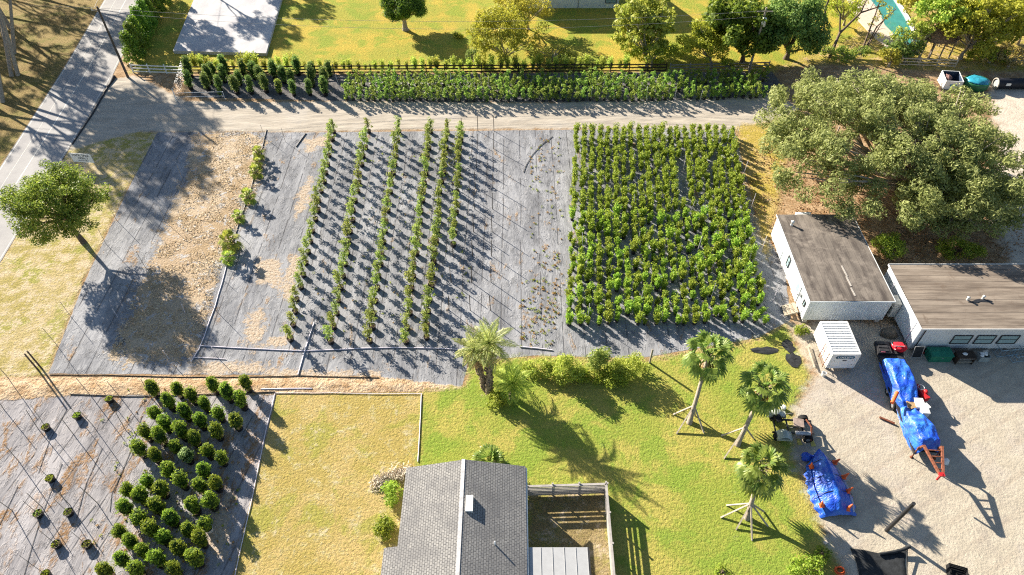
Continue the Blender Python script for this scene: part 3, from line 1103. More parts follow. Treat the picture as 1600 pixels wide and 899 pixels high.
def box_unit():
    t = thing('storage_box', 'small white ribbed truck body with a blue letter plate parked before the mobile office', 'truck body')
    x0, x1, y0, y1, zb, zt = 27.2, 29.55, 36.4, 40.0, .55, 2.4
    m = MB()
    m.prism([(x0, y0), (x1, y0), (x1, y1), (x0, y1)], zb, zt)
    m.build('body', M['white_paint'], t)
    m = MB()
    k = 13
    for i in range(k):
        y = y0 + .13 + i * (y1 - y0 - .26) / (k - 1)
        m.box(((x0 + x1) / 2, y, zt + .03), (x1 - x0 - .06, .13, .05))
    m.build('roof_ribs', M['white_paint'], t)
    m = MB()
    for a, b in (((x0, y0), (x1, y0)), ((x0, y0), (x0, y1)), ((x1, y0), (x1, y1)), ((x0, y1), (x1, y1))):
        m.beam((*a, zt + .02), (*b, zt + .02), .07, .1)
    for (x, y) in ((x0, y0), (x1, y0), (x0, y1), (x1, y1)):
        m.box((x, y, (zb + zt) / 2), (.07, .07, zt - zb))
    m.beam((x0, y0, zb), (x1, y0, zb), .07, .1)
    m.build('edge_trim', M['white_paint'], t)
    # blue lozenge with pale letters
    m = MB()
    cx, cz, w, h = (x0 + x1) / 2 + .02, 1.98, 1.62, .36
    pts = []
    for s, a0 in ((1, -90), (-1, 90)):
        for q in range(9):
            a = R(a0 + q * 22.5)
            pts.append((cx + s * (w / 2 - h / 2) + math.cos(a) * h / 2, cz + math.sin(a) * h / 2))
    n = len(pts)
    vs = [(x, y0 - .025, z) for x, z in pts] + [(x, y0 - .003, z) for x, z in pts]
    m.add(vs, [tuple(range(n))] + [(i, n + i, n + (i + 1) % n, (i + 1) % n) for i in range(n)])
    pl = m.build('name_plate', M['letter_blue'], t)
    text('UXLEN', (cx, y0 - .028, cz), .33, 'white_paint', pl, 'lettering', wide=1.25)
    m = MB()
    m.box((cx + .08, y0 - .01, 1.56), (.34, .02, .1))
    for dx, z in ((-1.0, 1.5), (-.85, 1.62), (-.75, 1.48), (.72, 1.6), (.9, 1.63), (.85, 1.0), (-.98, .8)):
        m.box((cx + dx, y0 - .008, z), (.06, .016, .06))
    m.build('latch', M['black_steel'], t)
    # steel ladder frame and timber on the west side
    m = MB()
    for y in (y0 + .25, y0 + 1.35):
        m.tube([(x0 - .18, y, .3), (x0 - .12, y, 2.25)], .035, 6)
    for k in range(5):
        m.tube([(x0 - .17, y0 + .25, .5 + k * .38), (x0 - .17, y0 + 1.35, .5 + k * .38)], .022, 6)
    m.build('ladder', M['rust'], t)
    m = MB()
    for x in (x0 + .25, x1 - .25):
        m.beam((x, y0 + .2, .48), (x, y1, .48), .12, .14)
    for x in (x0 + .3, x1 - .15):
        for y in (y0 + .35, y1 - .4):
            m.box((x, y, .21), (.2, .2, .42))
    m.build('chassis', M['black_steel'], t)
    b = MB()
    for k in range(3):
        b.beam((x0 - .55 - .13 * k, y0 + .2, .09 + .08 * k), (x0 - .45 - .13 * k, y0 + 2.6, .09 + .05 * k), .12, .06)
    tag(b.build('timber_stack', M['lumber']), 'weathered planks lying along the left side of the small white truck body', 'planks')
    b = MB()
    b.lathe([(.15, 0), (.19, .38), (.2, .4), (.17, .4), (.14, .05), (0, .05)], at(1286, 587))
    tag(b.build('bucket', M['white_paint']), 'white plastic bucket standing at the corner of the small white truck body', 'bucket')


def text(s, loc, size, mat, parent, name, rot=(PI / 2, 0, 0), wide=1.0, ext=.004):
    c = bpy.data.curves.new(name, 'FONT')
    c.body = s
    c.size = size
    c.align_x = 'CENTER'
    c.align_y = 'CENTER'
    c.extrude = ext
    c.offset = size * .012
    o = bpy.data.objects.new(name, c)
    COL.objects.link(o)
    dg = bpy.context.evaluated_depsgraph_get()
    me = bpy.data.meshes.new_from_object(o.evaluated_get(dg))
    bpy.data.objects.remove(o)
    me.materials.clear()
    me.materials.append(M[mat])
    q = bpy.data.objects.new(name, me)
    link(q, parent)
    q.location = loc
    q.rotation_euler = rot
    q.scale = (wide, 1, 1)
    return q


box_unit()


def sign():
    # banner on two posts, facing south-west
    p = at(136, 262)
    t = thing('banner_sign', 'white tool sale banner on posts at the grass verge by the road', 'sign', (p.x, p.y, 0), R(-6))
    w, z0, z1 = 2.5, .75, 1.95
    m = MB()
    m.box((0, 0, (z0 + z1) / 2), (w, .03, z1 - z0))
    b = m.build('banner', plain('banner', (.74, .78, .84), .6, .3, var=.06), t)
    text('TOOL SALE', (-.05, -.019, 1.70), .40, 'ink', b, 'lettering', wide=1.0)
    text('OPEN 7', (.12, -.019, 1.29), .36, 'ink', b, 'lettering', wide=1.0)
    m = MB()
    m.box((-.1, -.018, .98), (.9, .006, .05))
    m.add([(.35, -.021, .89), (.62, -.021, .98), (.35, -.021, 1.07)], [(0, 1, 2)])
    m.build('arrow', M['ink'], b)
    for x in (-w / 2 + .06, w / 2 - .06):
        m = MB()
        m.box((x, .06, 1.0), (.09, .09, 2.0))
        m.build('post', M['lumber'], t)


sign()


def slab():
    m = MB()
    P = [at(272, 84), at(417, 88), at(450, -30), at(318, -30)]
    m.prism([(p.x, p.y) for p in P], 0, .45)
    t = NT('slab_concrete')
    n = t.noise(.5, 5, .65, vec=t.mapping((1, .5, 1)))
    c = t.mix(t.rng(n, .35, .65), (.36, .36, .38), (.48, .475, .475))
    c = t.mix(t.rng(t.noise(3, 4), .5, .75, 0, .5), c, (.34, .34, .36))
    mm = t.done(c, .85, .25)
    tag(m.build('concrete_pad', mm), 'large raised pale concrete pad on the back lawn near the road', 'concrete pad')


slab()


def white_building():
    a, b = at(808, 13), at(966, 12)
    t = thing('white_building', 'white sided building with dark eaves at the top of the back lawn', 'building')
    x0, x1, y0, y1, zt = a.x, b.x, a.y, a.y + 9, 4.6
    m = MB()
    m.prism([(x0, y0), (x1, y0), (x1, y1), (x0, y1)], 0, zt)
    m.build('wall', M['white_siding'], t)
    m = MB()
    ym = (y0 + y1) / 2
    e = .5
    P = [(x0 - e, y0 - e, zt - .1), (x1 + e, y0 - e, zt - .1), (x1 + e, ym, 7.0), (x0 - e, ym, 7.0), (x1 + e, y1 + e, zt - .1), (x0 - e, y1 + e, zt - .1)]
    m.add(P + [(x, y, z + .15) for x, y, z in P],
          [(3, 2, 1, 0), (5, 4, 2, 3), (6, 7, 8, 9), (9, 8, 10, 11), (0, 1, 7, 6), (4, 5, 11, 10), (1, 2, 8, 7), (2, 4, 10, 8), (3, 0, 6, 9), (5, 3, 9, 11)])
    m.build('roof', plain('brown_roof', (.16, .12, .11), .9, .2), t)
    m = MB()
    c = at(904, 8, .8)
    m.box((c.x, y0 - .04, 1.2), (.12, .08, 2.4))
    m.build('downpipe', M['steel'], t)
    window(t, (at(952, 6).x, y0 - .003, 1.3), 'x', 1.7, 1.0, out=-1)


white_building()


def pool():
    ring = [at(1350, -12), at(1399, -12), at(1426, 42), at(1442, 62), at(1424, 74), at(1408, 66), at(1382, 40), at(1374, 18)]
    m = MB()
    m.prism([(p.x, p.y) for p in ring], .02, .07)
    o = m.build('pool_water', M['water'])
    tag(o, kind='structure')
    m = MB()
    deck = [at(1318, -12), at(1350, -12), at(1374, 18), at(1382, 40), at(1408, 66), at(1396, 82), at(1368, 62), at(1338, 30)]
    m.prism([(p.x, p.y) for p in deck], .0, .09)
    tag(m.build('pool_deck', plain('deck', (.58, .48, .40), .9, .2, var=.15)), kind='structure')
    m = MB()
    P = [at(1393, -12), at(1399, 0), at(1415, 25), at(1434, 62)]
    for a, b in zip(P[:-1], P[1:]):
        m.beam(a + Vector((0, 0, .12)), b + Vector((0, 0, .12)), .55, .22)
    tag(m.build('pool_coping', M['white_paint']), 'white coping strip along the far edge of the turquoise pool', 'pool edge')


pool()


def hut():
    c = at(1452, 82)
    t = thing('thatched_hut', 'open hut with a brown thatched roof on posts beyond the top right fence', 'hut', (c.x, c.y, 0))
    W, D, H = 5.0, 4.0, 2.6
    m = MB()
    nu = 22
    rings = [(1.0, 0), (.78, .45), (.5, 1.0), (.2, 1.55), (0.02, 1.75)]
    vs = []
    for r, z in rings:
        for k in range(nu):
            a = 2 * PI * k / nu
            q = 1 + random.uniform(-.07, .07)
            vs.append((math.cos(a) * W / 2 * r * q * 1.2, math.sin(a) * D / 2 * r * q * 1.2, H + z * (1 + random.uniform(-.04, .04)) - .1))
    fs = [(i * nu + k, i * nu + (k + 1) % nu, (i + 1) * nu + (k + 1) % nu, (i + 1) * nu + k) for i in range(4) for k in range(nu)]
    m.add(vs, fs)
    pts = np.array(vs[:nu * 3]).repeat(14, 0) + RNG.normal(size=(nu * 3 * 14, 3)) * np.array([.3, .3, .12])
    m.leaves(pts, .55, .09, 0, up=.3)
    m.build('thatch_roof', M['thatch'], t)
    for x, y in ((-2.0, -1.6), (-.7, -1.6), (.7, -1.6), (2.0, -1.6), (-2.0, 1.6), (2.0, 1.6)):
        m = MB()
        m.tube([(x, y, 0), (x, y, H + .15)], .1, 8)
        m.build('post', M['wood_grey'], t)


hut()


def rail_fence(name, label, a, b, H, nr, mat, spacing=2.4, rail=(.04, .14), post=.12):
    t = thing(name, label, 'fence')
    n = max(1, round((b - a).length / spacing))
    m = MB()
    zs = [H * (i + .55) / nr for i in range(nr)]
    for i in range(n):
        for z in zs:
            p, q = a.lerp(b, i / n), a.lerp(b, (i + 1) / n)
            j = random.uniform(-.02, .02)
            m.beam(p + Vector((0, 0, z + j)), q + Vector((0, 0, z - j)), *rail)
    m.build('rails', M[mat], t)
    m = MB()
    m.box((0, 0, H / 2), (post, post, H))
    pm = m.build('post', M[mat], t)
    off = (b - a).normalized().cross(Vector((0, 0, 1))) * -.09
    for i in range(n + 1):
        o = pm if i == 0 else link(pm.copy(), t)
        o.location = a.lerp(b, i / n) + off
    return t


rail_fence('board_fence', 'long dark three board fence behind the sapling rows', at(291, 117), at(1040, 113), 1.35, 3, 'wood_dark', 2.5, (.05, .16))
rail_fence('rail_fence', 'grey weathered rail fence running on toward the big oak', at(1046, 113), at(1200, 109), 1.25, 3, 'wood_grey', 2.5, (.05, .15))
rail_fence('white_fence', 'short white rail fence beside the driveway entrance', at(208, 114), at(287, 117), 1.35, 3, 'white_paint', 2.4, (.05, .13))
rail_fence('timber_fence', 'brown timber rail fence in front of the thatched hut', at(1405, 103), at(1492, 106), 1.3, 3, 'lumber', 2.6, (.06, .15))


def gate():
    a, c = at(276, 158), at(291, 118)
    t = thing('wire_gate', 'wide wire mesh gate standing open across the driveway edge', 'gate')
    m = MB()
    m.tube([a, a + Vector((0, 0, 1.75))], .06, 8)
    m.build('post', M['white_paint'], t)
    m = MB()
    b = at(352, 156)
    for z in (.55, 1.15):
        m.tube([a + Vector((0, 0, z)), b + Vector((0, 0, z))], .03, 6)
    m.tube([b, b + Vector((0, 0, 1.2))], .03, 6)
    m.build('gate_bar', M['white_paint'], t)
    # mesh wing back to the white fence
    m = MB()
    L = c - a
    for i in range(16):
        p = a + L * i / 15
        m.tube([p, p + Vector((0, 0, 1.6 + .5 * i / 15))], .008, 4, cap=False)
    for z in np.linspace(.1, 1, 9):
        m.tube([a + Vector((0, 0, 1.6 * z)), c + Vector((0, 0, 2.1 * z))], .008, 4, cap=False)
    m.build('mesh_panel', M['steel'], t)


gate()


# ------------------------------------------------------------------ poles, wires, stakes, pipes
def util_poles():
    b = at(200, 121)
    t = thing('utility_pole', 'dark wooden utility pole at the driveway corner by the road', 'utility pole', b)
    H = 9.6
    m = MB()
    m.tube([(0, 0, 0), (-.15, .35, H)], [.17, .12], 10)
    m.build('pole', M['pole_wood'], t)
    m = MB()
    m.box((-.45, .42, H - .5), (.9, .1, .1), rz=R(20))
    m.build('cross_arm', M['wood_grey'], t)
    for dx in (-.85, -.1):
        m = MB()
        m.lathe([(.05, 0), (.09, .06), (.05, .12), (.08, .18), (0, .26)], (dx, .42 + dx * .33, H - .42))
        m.build('insulator', M['white_paint'], t)
    b2 = at(1170, 112)
    t = thing('utility_pole', 'grey utility pole with a white transformer in front of the dark tree', 'utility pole', b2)
    m = MB()
    m.tube([(0, 0, 0), (.05, 0, 8.9)], [.16, .11], 10)
    m.build('pole', M['wood_grey'], t)
    m = MB()
    m.lathe([(0, 0), (.28, 0), (.28, .95), (.2, 1.05), (0, 1.08)], (.05, -.42, 6.7))
    m.build('transformer', M['white_paint'], t)
    m = MB()
    m.box((0, 0, 8.4), (2.0, .1, .1))
    m.build('cross_arm', M['wood_grey'], t)

    def cable(p, q, sag, lab, r=.016):
        m = MB()
        P = [Vector(p).lerp(Vector(q), i / 14) + Vector((0, 0, -4 * sag * (i / 14) * (1 - i / 14))) for i in range(15)]
        m.tube(P, r, 5)
        tag(m.build('power_cable', M['cable']), lab, 'cable')
    top = Vector((b.x - .6, b.y + .4, H - .2))
    top2 = Vector((b2.x, b2.y, 8.5))
    cable(top, (-110, 92, 10), .5, 'thin cable from the utility pole out across the road verge')
    cable(top, top2, 1.6, 'upper cable strung between the two utility poles over the back lawn')
    cable(top + Vector((.5, .1, -.6)), top2 + Vector((0, 0, -.7)), 2.0, 'lower cable strung between the two utility poles over the back lawn')
    cable(top, (-66, 150, 10), .6, 'thin cable from the utility pole along the road')


util_poles()


def stakes():
    def proto(h, r, mat, lab, cat='stake', name='stake', group=None):
        m = MB()
        m.tube([(0, 0, 0), (0, 0, h)], [r, r * .85], 6)
        return tag(m.build(name, M[mat]), lab, cat, group)

    def spread(p, pts, lean=.05, hv=.1):
        for i, q in enumerate(pts):
            o = p if i == 0 else link(p.copy())
            o.location = q if isinstance(q, Vector) else at(*q)
            o.rotation_euler = (random.gauss(0, lean), random.gauss(0, lean), random.uniform(0, 6))
            o.scale.z = random.uniform(1 - hv, 1 + hv)
    thin = proto(2.15, .024, 'wood_grey', 'thin bare stake standing on the cloth and dead grass near the verge', group='bare stakes left of the vines')
    spread(thin, [(110, 494), (86.4, 536.4), (201.5, 317.6), (182.7, 345), (166.5, 382.7), (219, 284), (217, 290), (199, 318),
                  (314, 226), (287, 285), (258, 347), (348, 345), (227, 418), (328, 420), (372, 283), (332, 480), (414, 216), (446, 222)])
    th = proto(2.5, .03, 'wood_grey', 'stout grey stake standing between the staked pots on the lower cloth', group='stout stakes on the lower cloth')
    spread(th, [(142, 619), (187.3, 620.3), (144.6, 664.5), (60, 671), (114, 678), (19, 798), (66, 793), (109, 789), (153, 787), (236, 622),
                (6, 640), (12, 590), (196, 672), (30, 722)])
    big = proto(2.5, .075, 'pole_wood', 'thick dark post at the end of the sandy berm by the verge', 'post', 'post', 'thick posts by the berm')
    spread(big, [(66, 577), (61, 580)], .02, .03)
    blue = proto(1.2, .03, 'pvc', 'short pale plastic stake in the shade of the street tree', group='pale stakes in the tree shade')
    spread(blue, [(184, 496), (289, 489), (264, 561), (338, 557), (243, 230)])
    white = proto(2.2, .03, 'pvc', 'white plastic stake standing among the dense field shrubs', group='white stakes in the planted field')
    spread(white, [(985, 212), (987, 264), (990, 328), (1151, 218), (1161, 276), (1173, 326), (1067, 270), (1078, 334), (1089, 395),
                   (995, 385), (1188, 395), (910, 392), (919, 500), (1000, 478), (1207, 473), (1110, 470)])
    white2 = proto(1.9, .03, 'pvc', 'white plastic stake standing among the sapling rows', group='white stakes in the sapling rows')
    spread(white2, [(531, 138), (706, 138), (764, 139), (944, 137), (885, 137), (923, 157), (1010, 158), (1054, 158), (1093, 159), (590, 140)])
    # upright posts among the vine rows, and in the two empty rows
    dark = proto(2.15, .042, 'pole_wood', 'dark stake standing among the potted vines', group='stakes in the vine rows')
    pts = []
    for i, (top, bot) in enumerate(VROWS):
        n = 7 if i < 5 else 4
        for k in range(n):
            p = top.lerp(bot, (k + .15) / n)
            pts.append(p + Vector((.12, random.uniform(-.1, .1), 0)))
    spread(dark, pts, .02, .05)
    dk = proto(2.15, .042, 'pole_wood', 'dark bare stake standing in an emptied row right of the potted vines', group='stakes in the emptied rows')
    pts = []
    for x0, x1, n0, n1 in ((-4.16, -3.9, 0, 9), (-2.2, -2.0, 0, 9), (-6.0, -5.9, 6, 9)):
        for k in range(n0, n1):
            pts.append(Vector((x0 + (x1 - x0) * k / 9, 72.4 - 3.62 * k, 0)))
    spread(dk, pts, .02, .05)
    m = MB()
    m.tube([(0, 0, 0), (.05, -.12, 4.6)], [.15, .13], 12)
    m.build('shaft', M['black_steel'], thing('steel_post', 'tall dark round post standing alone on the sandy lot', 'post', at(1385, 829))).parent['category'] = 'post'
    for q, h, lab in (((1015, 567), 1.9, 'grey timber post at the bottom edge of the planted field'),
                      ((1540, 362), 1.0, 'short pale post under the edge of the big oak'),
                      ((1562, 400), 1.1, 'short pale post just behind the long mobile home'),
                      ((1308, 208), .9, 'short stake under the left side of the oak')):
        m = MB()
        m.box((0, 0, h / 2), (.14, .14, h))
        tag(m.build('timber_post', M['wood_grey'], None, at(*q)), lab, 'post')


VROWS = [(at(523, 204), at(452, 545)), (at(576, 204), at(517, 548)), (at(624, 204), at(577, 549)), (at(674, 204), at(632, 549)),
         (at(699, 204), at(664, 545)), (at(721, 204), at(708, 395))]
stakes()


def pipes():
    def pipe(lab, pts, r=.05, mat='pvc', name='pipe', z=.06, cat='pipe'):
        m = MB()
        P = [at(*p) + Vector((0, 0, z)) for p in pts]
        Q = []
        for a, b in zip(P[:-1], P[1:]):
            k = max(1, int((b - a).length / 1.5))
            for i in range(k):
                Q.append(a.lerp(b, i / k) + Vector((random.uniform(-.03, .03), random.uniform(-.03, .03), 0)))
        Q.append(P[-1])
        m.tube(Q, r, 7)
        tag(m.build(name, M[mat]), lab, cat)
    pipe('long pale pipe lying across the lower ends of the vine rows', [(311, 541), (400, 546), (475, 549), (590, 544), (650, 544), (705, 546), (733, 548)], .045)
    pipe('pale pipe running down beside the line of young palms', [(362, 384), (352, 425), (336, 480), (320, 525), (312, 545), (299, 566)], .042)
    pipe('dark pipe running up between the young palms to the lane', [(417, 203), (410, 232), (402, 262), (391, 300), (375, 345), (362, 384)], .045, 'hose')
    pipe('pale pipe slanting from the first vine row down to the berm', [(491, 505), (482, 530), (474, 556), (466, 586)], .05)
    pipe('short pale pipe lying under the street tree shadow', [(302, 559), (330, 560), (353, 562)], .035)
    pipe('short pale pipe lying beside the yellow bushes', [(813, 543), (840, 545), (863, 548)], .06)
    pipe('short pale pipe lying on the sandy berm above the dry lawn', [(408, 609), (450, 608), (488, 608)], .06)
    pipe('thin pale pipe edging the left side of the dry lawn', [(430, 616), (412, 690), (394, 780), (376, 860), (364, 915)], .035)
    pipe('thin pale pipe edging the top of the dry lawn', [(430, 615), (520, 615), (600, 616), (660, 616)], .03)
    pipe('thin pale pipe dividing the dry lawn from the green lawn', [(659, 617), (656, 670), (653, 722)], .04)
    pipe('rolled dark cloth edge along the bottom of the upper bed', [(78, 586), (160, 587), (260, 590), (360, 590), (470, 588), (592, 591)], .035, 'net', 'cloth_roll', .05, 'cloth roll')
    pipe('dark pipe along the top edge of the lower cloth', [(110, 617), (200, 620), (300, 618), (430, 613)], .04, 'hose')
    pipe('curved black hose on the cloth at the top of the emptied rows', [(863, 214), (845, 228), (832, 242), (822, 258), (818, 270)], .03, 'hose', 'hose', .05, 'hose')
    pipe('black hose hooked across the lane end of the cloth', [(478, 209), (470, 220), (463, 230)], .06, 'hose', 'hose', .05, 'hose')
    for k, (a, b) in enumerate((((28, 760), (-20, 860)), ((97, 725), (38, 899)), ((160, 700), (120, 810)), ((150, 790), (115, 830)), ((104, 640), (60, 740)),
                                ((222, 650), (178, 770)), ((190, 740), (172, 800)))):
        mx = ((a[0] + b[0]) / 2 + random.uniform(-6, 6), (a[1] + b[1]) / 2)
        pipe(['thin black drip line at the lower left edge of the cloth', 'thin black drip line running past the leftmost staked pots',
              'thin black drip line between the staked pots and the round shrubs', 'short black drip line beside the lowest round shrubs',
              'thin black drip line above the middle staked pots', 'thin black drip line against the upper round shrubs',
              'short black drip line beside the round shrub edge'][k], [a, mx, b], .016, 'hose', 'drip_line', .03, 'hose')


pipes()
#@@PART3

# ------------------------------------------------------------------ plants
def cl_pts(c, r, n, flat=.75):
    """Leaf points of one clump: a loose flattened ball, denser on its outside."""
    d = fibre(n)
    rad = RNG.uniform(.35, 1.08, size=(n, 1)) ** .6
    return np.array(c) + d * rad * np.array([r, r, r * flat]), d


def tree(name, label, base, H, tr, clumps, mat, n_per, L, W, bark='bark', group=None, up=.35, limbs=16, trunk=None, core=0.0, cat='tree', flat=.75):
    """Tapered trunk with limbs that reach into the clumps, crown of many small leaf faces.
    base: world point; clumps: [(Vector rel. to base, radius)]"""
    t = thing(name, label, cat, base, 0, group)
    m = MB()
    top = trunk[-1] if trunk else Vector((0, 0, H))
    tp = [Vector(p) for p in trunk] if trunk else wobble((0, 0, -.1), top, 4, .12)
    m.tube(tp, [tr * (1 - .45 * i / (len(tp) - 1)) * (1.35 if i == 0 else 1) for i in range(len(tp))], 10)
    order = sorted(range(len(clumps)), key=lambda i: random.random())[:limbs]
    for i in order:
        c, r = clumps[i]
        s = tp[-1].lerp(tp[max(0, len(tp) - 2)], random.uniform(0, .7))
        P = wobble(s, c, 5, .07 * (c - s).length)
        m.tube(P, [tr * .5 * (1 - j / 6.2) for j in range(6)], 6)
        for q in range(2):
            e = c + Vector((random.uniform(-1, 1), random.uniform(-1, 1), random.uniform(-.3, .7))) * r * .9
            m.tube([P[3], P[3].lerp(e, .5) + Vector((0, 0, .1 * r)), e], [tr * .2, tr * .13, tr * .05], 5)
    m.build('trunk', M[bark], t)
    m = MB()
    for i, (c, r) in enumerate(clumps):
        n = max(8, int(n_per * r * r))
        P, d = cl_pts(c, r, n, flat)
        m.leaves(P, L, W, 0, up, N=d)
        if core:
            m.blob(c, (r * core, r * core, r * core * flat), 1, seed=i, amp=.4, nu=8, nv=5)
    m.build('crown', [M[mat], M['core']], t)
    return t


def crown_clumps(c, rad, n, r0, r1, top=-.35, squash=1.0, fill=.35):
    """Clump centres spread over an uneven ellipsoid."""
    out = []
    while len(out) < n:
        d = Vector((random.gauss(0, 1), random.gauss(0, 1), random.gauss(0, 1))).normalized()
        if d.z < top:
            continue
        k = random.uniform(fill, 1) ** .5
        k *= 1 + .22 * mnoise.noise(d * 1.6 + Vector((n, r0 * 7, 0)))
        out.append((Vector((c[0] + d.x * rad[0] * k, c[1] + d.y * rad[1] * k, c[2] + d.z * rad[2] * k)), random.uniform(r0, r1)))
    return out


def V3(x, y, z):
    return Vector((x, y, z))


# --- the street tree on the verge
b = at(131, 379)
c = at(88, 318, 5.6) - b
tree('street_tree', 'round crowned street tree growing on the verge beside the road', b, 3, .24,
     crown_clumps(c + V3(0, 0, .3), (4.4, 4.2, 3.1), 200, .45, .95, -.75, fill=.15), 'leaf_street', 320, .24, .10,
     trunk=[(0, 0, -.1), (-.5, .35, 1.2), (-1.2, 1.0, 2.6), tuple(c * .62)], limbs=26)

# --- the great oak
b = at(1455, 335)
c = at(1384, 228, 5.2) - b
cl = crown_clumps(c, (13.4, 12.6, 5.2), 620, .55, 1.25, -.2, fill=.25)
c2 = at(1512, 318, 3.2) - b
cl += crown_clumps(c2, (6.5, 5.0, 2.4), 130, .5, 1.1, -.3, fill=.2)
cl = [(p, r) for p, r in cl if not (p.x < c.x - 1 and p.y < c.y - 7 and random.random() < .55)]
tree('oak_tree', 'huge spreading grey green oak behind the mobile homes', b, 3, .55, cl, 'leaf_oak', 190, .38, .13, 'bark_pale',
     trunk=[(0, 0, -.1), (-.4, .5, 1.1), (-1.0, 1.3, 2.1)], limbs=80, flat=.75)

# --- clipped looking round tree on the back lawn
b = at(634, 47)
tree('round_tree', 'dense rounded tree standing alone on the bright back lawn', b, 1.8, .42,
     crown_clumps(V3(-.2, .6, 3.3), (2.9, 2.7, 2.0), 80, .6, .95, -.45, fill=.55), 'leaf_round', 620, .2, .1, 'bark_pale', limbs=18, core=.6)

# --- garden trees along the top
def yt(name, lab, px, cpx, z, rad, n, mat, r0=.5, r1=1.0, per=230, L=.3, W=.15, limbs=14, tr=.16, bark='bark_pale', group=None, **k):
    b = at(*px)
    c = at(*cpx, z) - b
    return tree(name, lab, b, 1.5, tr, crown_clumps(c, rad, n, r0, r1, -.6, fill=.2), mat, per, L, W, bark, group,
                trunk=[(0, 0, -.1), (random.uniform(-.2, .2), .1, .8), tuple(c * .35)], limbs=limbs, **k)


yt('garden_tree', 'loose yellow leaved tree at the fence left of the shaded back lawn', (792, 104), (782, 52), 3.6, (4.6, 4.6, 3.0), 110, 'leaf_yellow', per=150, L=.34)
yt('garden_tree', 'olive leaved tree beside the yellow one near the white building', (826, 46), (812, 14), 3.6, (4.6, 3.6, 2.8), 76, 'leaf_olive', per=150)
yt('garden_tree', 'large leaved pale green tree with bare limbs right of the shaded lawn', (1010, 104), (1005, 34), 4.4, (4.4, 4.8, 3.6), 90, 'leaf_lime', per=110, L=.5, W=.32, limbs=30)
yt('garden_bush', 'orange yellow bush under the large leaved tree', (1018, 104), (1015, 80), 1.6, (3.6, 2.0, 1.7), 52, 'leaf_yellow', .35, .8, per=240, L=.24, cat='bush')
yt('garden_tree', 'tall yellow tree beside the dark green tree', (1112, 106), (1100, 66), 3.0, (3.4, 2.8, 3.2), 72, 'leaf_yellow', per=190)
yt('broad_tree', 'dark green dense tree right of the grey utility pole', (1228, 92), (1236, 42), 4.8, (4.8, 4.6, 4.2), 130, 'leaf_dark', .7, 1.3, per=190, L=.34, W=.18, tr=.35, bark='bark')
yt('broad_tree', 'large leaved mid green tree left of the grey utility pole', (1160, 96), (1152, 44), 4.6, (5.0, 4.4, 4.2), 110, 'leaf_round', .7, 1.2, per=120, L=.5, W=.32, tr=.3, bark='bark')
yt('garden_tree', 'pale lime tree at the top right corner past the hut', (1590, 70), (1588, 26), 4.0, (4.6, 4.4, 3.4), 90, 'leaf_lime', .6, 1.1, per=130, L=.42, W=.25, limbs=30)
yt('garden_bush', 'low yellow bush below the lime tree at the top right', (1545, 98), (1545, 84), 1.1, (3.0, 1.6, 1.1), 34, 'leaf_yellow', .35, .7, per=220, L=.26, cat='bush')
yt('garden_bush', 'small golden bush in front of the dark green tree', (1135, 108), (1133, 98), 1.2, (1.1, .9, .9), 12, 'leaf_yellow', .3, .55, per=300, L=.2, cat='bush')
yt('garden_tree', 'yellow tree standing beyond the bare trees', (1318, 40), (1310, 12), 3.2, (3.6, 3.0, 2.2), 40, 'leaf_yellow', per=130)
yt('garden_tree', 'bright lime tree right of the thatched hut', (1500, 92), (1545, 38), 4.6, (6.0, 4.6, 3.6), 95, 'leaf_yellow', .7, 1.2, per=120, L=.42, W=.25, tr=.28, limbs=30)
yt('garden_tree', 'lime green tree leaning over the thatched hut', (1478, 72), (1484, 16), 5.4, (4.6, 3.4, 3.0), 70, 'leaf_lime', .6, 1.1, per=120, L=.4, W=.25, limbs=24)
yt('garden_tree', 'yellow green tree hiding the near end of the turquoise pool', (1432, 96), (1424, 56), 3.0, (2.6, 2.2, 2.2), 34, 'leaf_lime', .4, .8, per=150, L=.34, W=.2, limbs=20)
yt('garden_tree', 'olive yellow tree between the pool and the hut at the top edge', (1432, 20), (1440, -2), 3.6, (3.6, 3.2, 2.4), 44, 'leaf_olive', .5, .9, per=140, L=.36, W=.2, limbs=20)
yt('garden_bush', 'dark mixed bush beside the turquoise pool', (1412, 98), (1412, 76), 1.5, (2.6, 2.0, 1.5), 34, 'leaf_dark', .4, .8, per=260, L=.26, cat='bush')
yt('garden_bush', 'yellow green bush between the leaning trunks and the hut', (1388, 104), (1390, 88), 1.2, (2.0, 1.4, 1.1), 22, 'leaf_olive', .35, .7, per=260, L=.24, cat='bush')
yt('garden_bush', 'pale green ground bush below the bare trees', (1322, 96), (1318, 84), .8, (3.8, 1.6, .8), 34, 'leaf_sapling', .35, .7, per=230, L=.22, cat='bush')
yt('garden_bush', 'tan dry bush at the top right corner beyond the pipe', (1575, 104), (1580, 88), .8, (4.5, 2.4, .9), 40, 'leaf_dead', .4, .8, per=200, L=.24, cat='bush')
yt('garden_bush', 'blue green bush at the edge of the yellow garden tree', (745, 62), (744, 52), 1.0, (.8, .8, 1.1), 10, 'leaf_shrub', .3, .5, per=380, L=.16, cat='bush')
yt('garden_bush', 'low green bush at the foot of the yellow garden tree', (742, 98), (738, 86), 1.0, (1.2, .9, .9), 14, 'leaf_shrub', .3, .5, per=380, L=.16, cat='bush')
yt('garden_bush', 'lime bush on the lawn below the olive tree', (862, 96), (868, 84), .8, (3.0, 1.6, .9), 30, 'leaf_hedge', .35, .7, per=240, L=.22, cat='bush')


